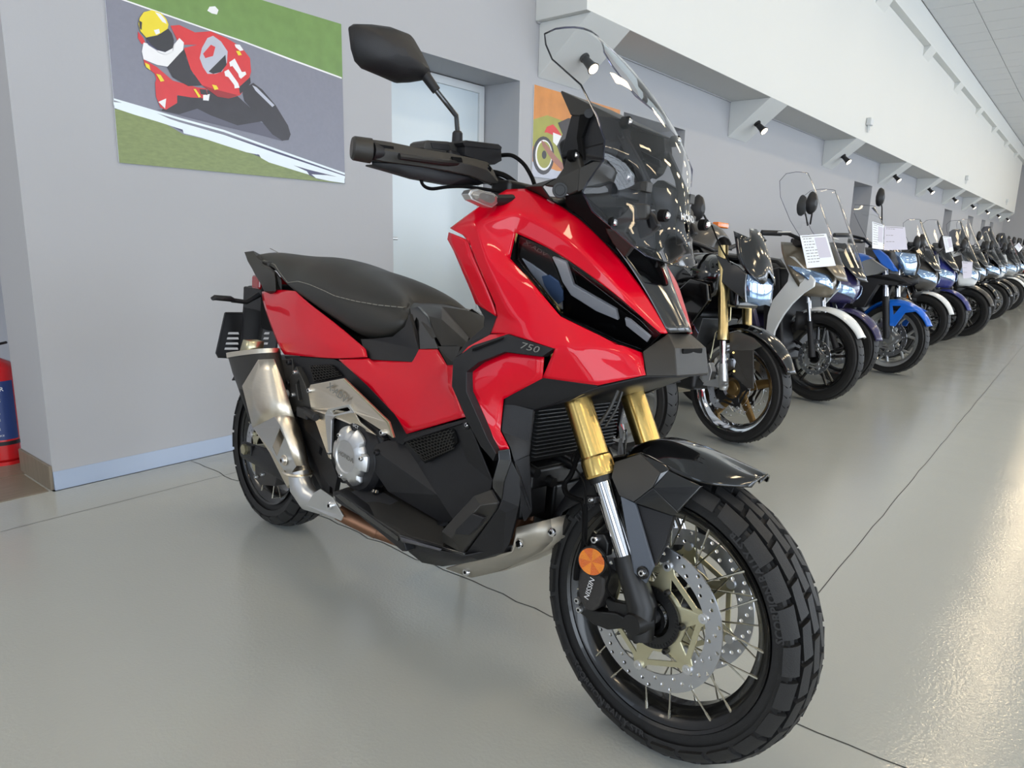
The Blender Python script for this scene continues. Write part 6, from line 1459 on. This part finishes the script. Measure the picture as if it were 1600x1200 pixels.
so = Bl.b(MB().grid(sw_), 'windscreen', 'screen', sub=1); Bl.b(MB().tube([r[0] for r in sw_] + sw_[-1][1:-1] + [r[-1] for r in sw_[::-1]], .0018, 5, caps=False), 'screen_rim', 'edge', parent=so)
tk = []
for x_, w_, zt, zb_ in ((-.24, .08, .94, .80), (-.34, .17, 1.0, .72), (-.50, .18, 1.0, .70), (-.66, .12, .90, .72), (-.74, .08, .84, .76)):
    tk.append([Vector((x_ - .02, -w_ * .8, zb_)), Vector((x_, -w_, (zt + zb_) / 2)), Vector((x_, -w_ * .6, zt - .02)), Vector((x_, 0, zt)), Vector((x_, w_ * .6, zt - .02)), Vector((x_, w_, (zt + zb_) / 2)), Vector((x_ - .02, w_ * .8, zb_))])
Bl.b(MB().grid(tk), 'fuel_tank', 'blue', sub=1, solid=.004)
Bl.b(MB().box((-.46, 0, .52), (.40, .30, .38)).box((-.34, 0, .34), (.3, .26, .2)), 'engine', 'hub', bevel=.03)
Bl.b(MB().grid([[Vector((x_, w_ * t, z_ - .02 * t * t)) for t in (-1, -.5, 0, .5, 1)] for x_, w_, z_ in ((-.66, .09, .86), (-.80, .14, .83), (-1.0, .14, .84), (-1.08, .13, .90), (-1.4, .11, .92), (-1.5, .08, .92))]), 'seat', 'seat', sub=1, solid=.03)
Bl.wheel(-1.44, .30, .16, .222, 'silverp', 'y', 6, disc_=False)
for s_ in (-1, 1):
    Bl.b(MB().tube([Vector((-.30, 0, 1.06)), Vector((-.30, s_ * .12, 1.10)), Vector((-.36, s_ * .26, 1.12))], .012, 10), 'handlebar', 'black'); Bl.b(MB().tube([Vector((-.36, s_ * .26, 1.12)), Vector((-.40, s_ * .40, 1.11))], .018, 12), 'grip', 'black')
ma, mb_ = Bl.PX(1375, 308, -.24), Bl.PX(1378, 348, -.28)
for s_ in (1,):
    a, b_ = ma.copy(), mb_.copy(); a.y *= s_; b_.y *= s_; mirrorpart(Bl, b_, a, s_, size=1.05)
sheetpaper('price_sheet', Bl, [(1382, 353), (1414, 355), (1418, 390), (1381, 391)], .02, 'wide grey card in the clear screen of the blue-fendered bike', m='paperg', lines=3)
sheetpaper('price_sheet', Bl, [(1363, 346), (1381, 352), (1380, 390), (1363, 388)], .03, 'narrow printed sheet beside the grey card on the blue-fendered bike')
# ---- the rest of the row
row = [
 (7.40, 1.45, 'charp', 'charp', dict(screen=(.17, 1.22, 'smoke'), mirrors='body'), 'black and grey scooter with charcoal fender right of the bright blue bike'),
 (8.53, 1.36, 'charp', 'pearl', dict(screen=(.19, 1.34, 'screen'), mirrors='body', indic=True, nose='charp'), 'dark maxi scooter with pearl white front fender, third right of the blue bike'),
 (9.28, 1.30, 'silverp', 'bluep', dict(screen=(.19, 1.36, 'screen'), mirrors='body', indic=True, nose='bluep'), 'maxi scooter with royal blue front fender'),
 (10.05, 1.17, 'charp', 'charp', dict(screen=(.19, 1.38, 'screen'), mirrors='body', R=.295, nose='pearl', indic=True), 'grey-fendered scooter with white nose standing a little forward of the row'),
 (11.0, 1.30, 'gloss', 'gloss', dict(screen=(.19, 1.30, 'smoke'), mirrors='body'), 'black scooter just right of the grey-fendered one with the white nose'),
 (11.9, 1.28, 'charp', 'gloss', dict(screen=(.20, 1.46, 'screen'), mirrors='bar'), 'dark scooter with a tall clear screen in the middle of the far row'),
 (12.72, 1.19, 'gloss', 'gloss', dict(screen=(.19, 1.32, 'screen'), mirrors='body', rimm='rim_s'), 'black scooter with bright wheel and clear screen near the row end'),
 (13.9, 1.22, 'pearl', 'charp', dict(screen=(.19, 1.42, 'smoke'), mirrors='bar'), 'white scooter with grey fender and smoked screen near the row end'),
 (15.07, 1.16, 'pearl', 'pearl', dict(screen=(.18, 1.34, 'smoke'), mirrors='body', nose='silverp', rimm='rim_s'), 'white-fendered scooter nearest the right picture edge in the front of the far row'),
 (16.2, 1.2, 'silverp', 'silverp', dict(screen=(.18, 1.26, 'screen'), mirrors='bar'), 'silver scooter far along the row behind the white-fendered one'),
 (17.4, 1.2, 'gloss', 'pearl', dict(screen=(.16, 1.16, 'smoke'), mirrors='bar'), 'far black scooter with a white fender by the right picture edge'),
 (18.7, 1.2, 'red', 'charp', dict(screen=None, mirrors='bar'), 'small far red scooter without screen at the right picture edge'),
 (20.2, 1.2, 'pearl', 'pearl', dict(screen=None, mirrors='bar'), 'small far white scooter without screen, last but one of the row'),
 (22.0, 1.2, 'charp', 'charp', dict(screen=None, mirrors='bar'), 'farthest dark scooter at the end of the row'),
]
rr_ = random.Random(4); vs_ = []
for i, (x_, y_, b_, f_, kw, lab) in enumerate(row):
    vs_.append(scooter(x_, y_, -.24 + rr_.uniform(-.05, .05), lab, b_, f_, **kw))
sheetpaper('price_sheet', vs_[1], [(1473, 369), (1486, 370), (1490, 392), (1478, 395)], .05, 'small white sheet on the dark scooter with the white fender')
sheetpaper('price_sheet', vs_[3], [(1503, 408), (1520, 409), (1518, 434), (1505, 435)], .12, 'lilac-grey card on the nose of the white-nosed scooter', m='paperg', lines=3)
sheetpaper('price_sheet', vs_[8], [(1585, 385), (1592, 379), (1598, 387), (1592, 394)], .05, 'tilted white sheet on the white-fendered scooter at the right edge')
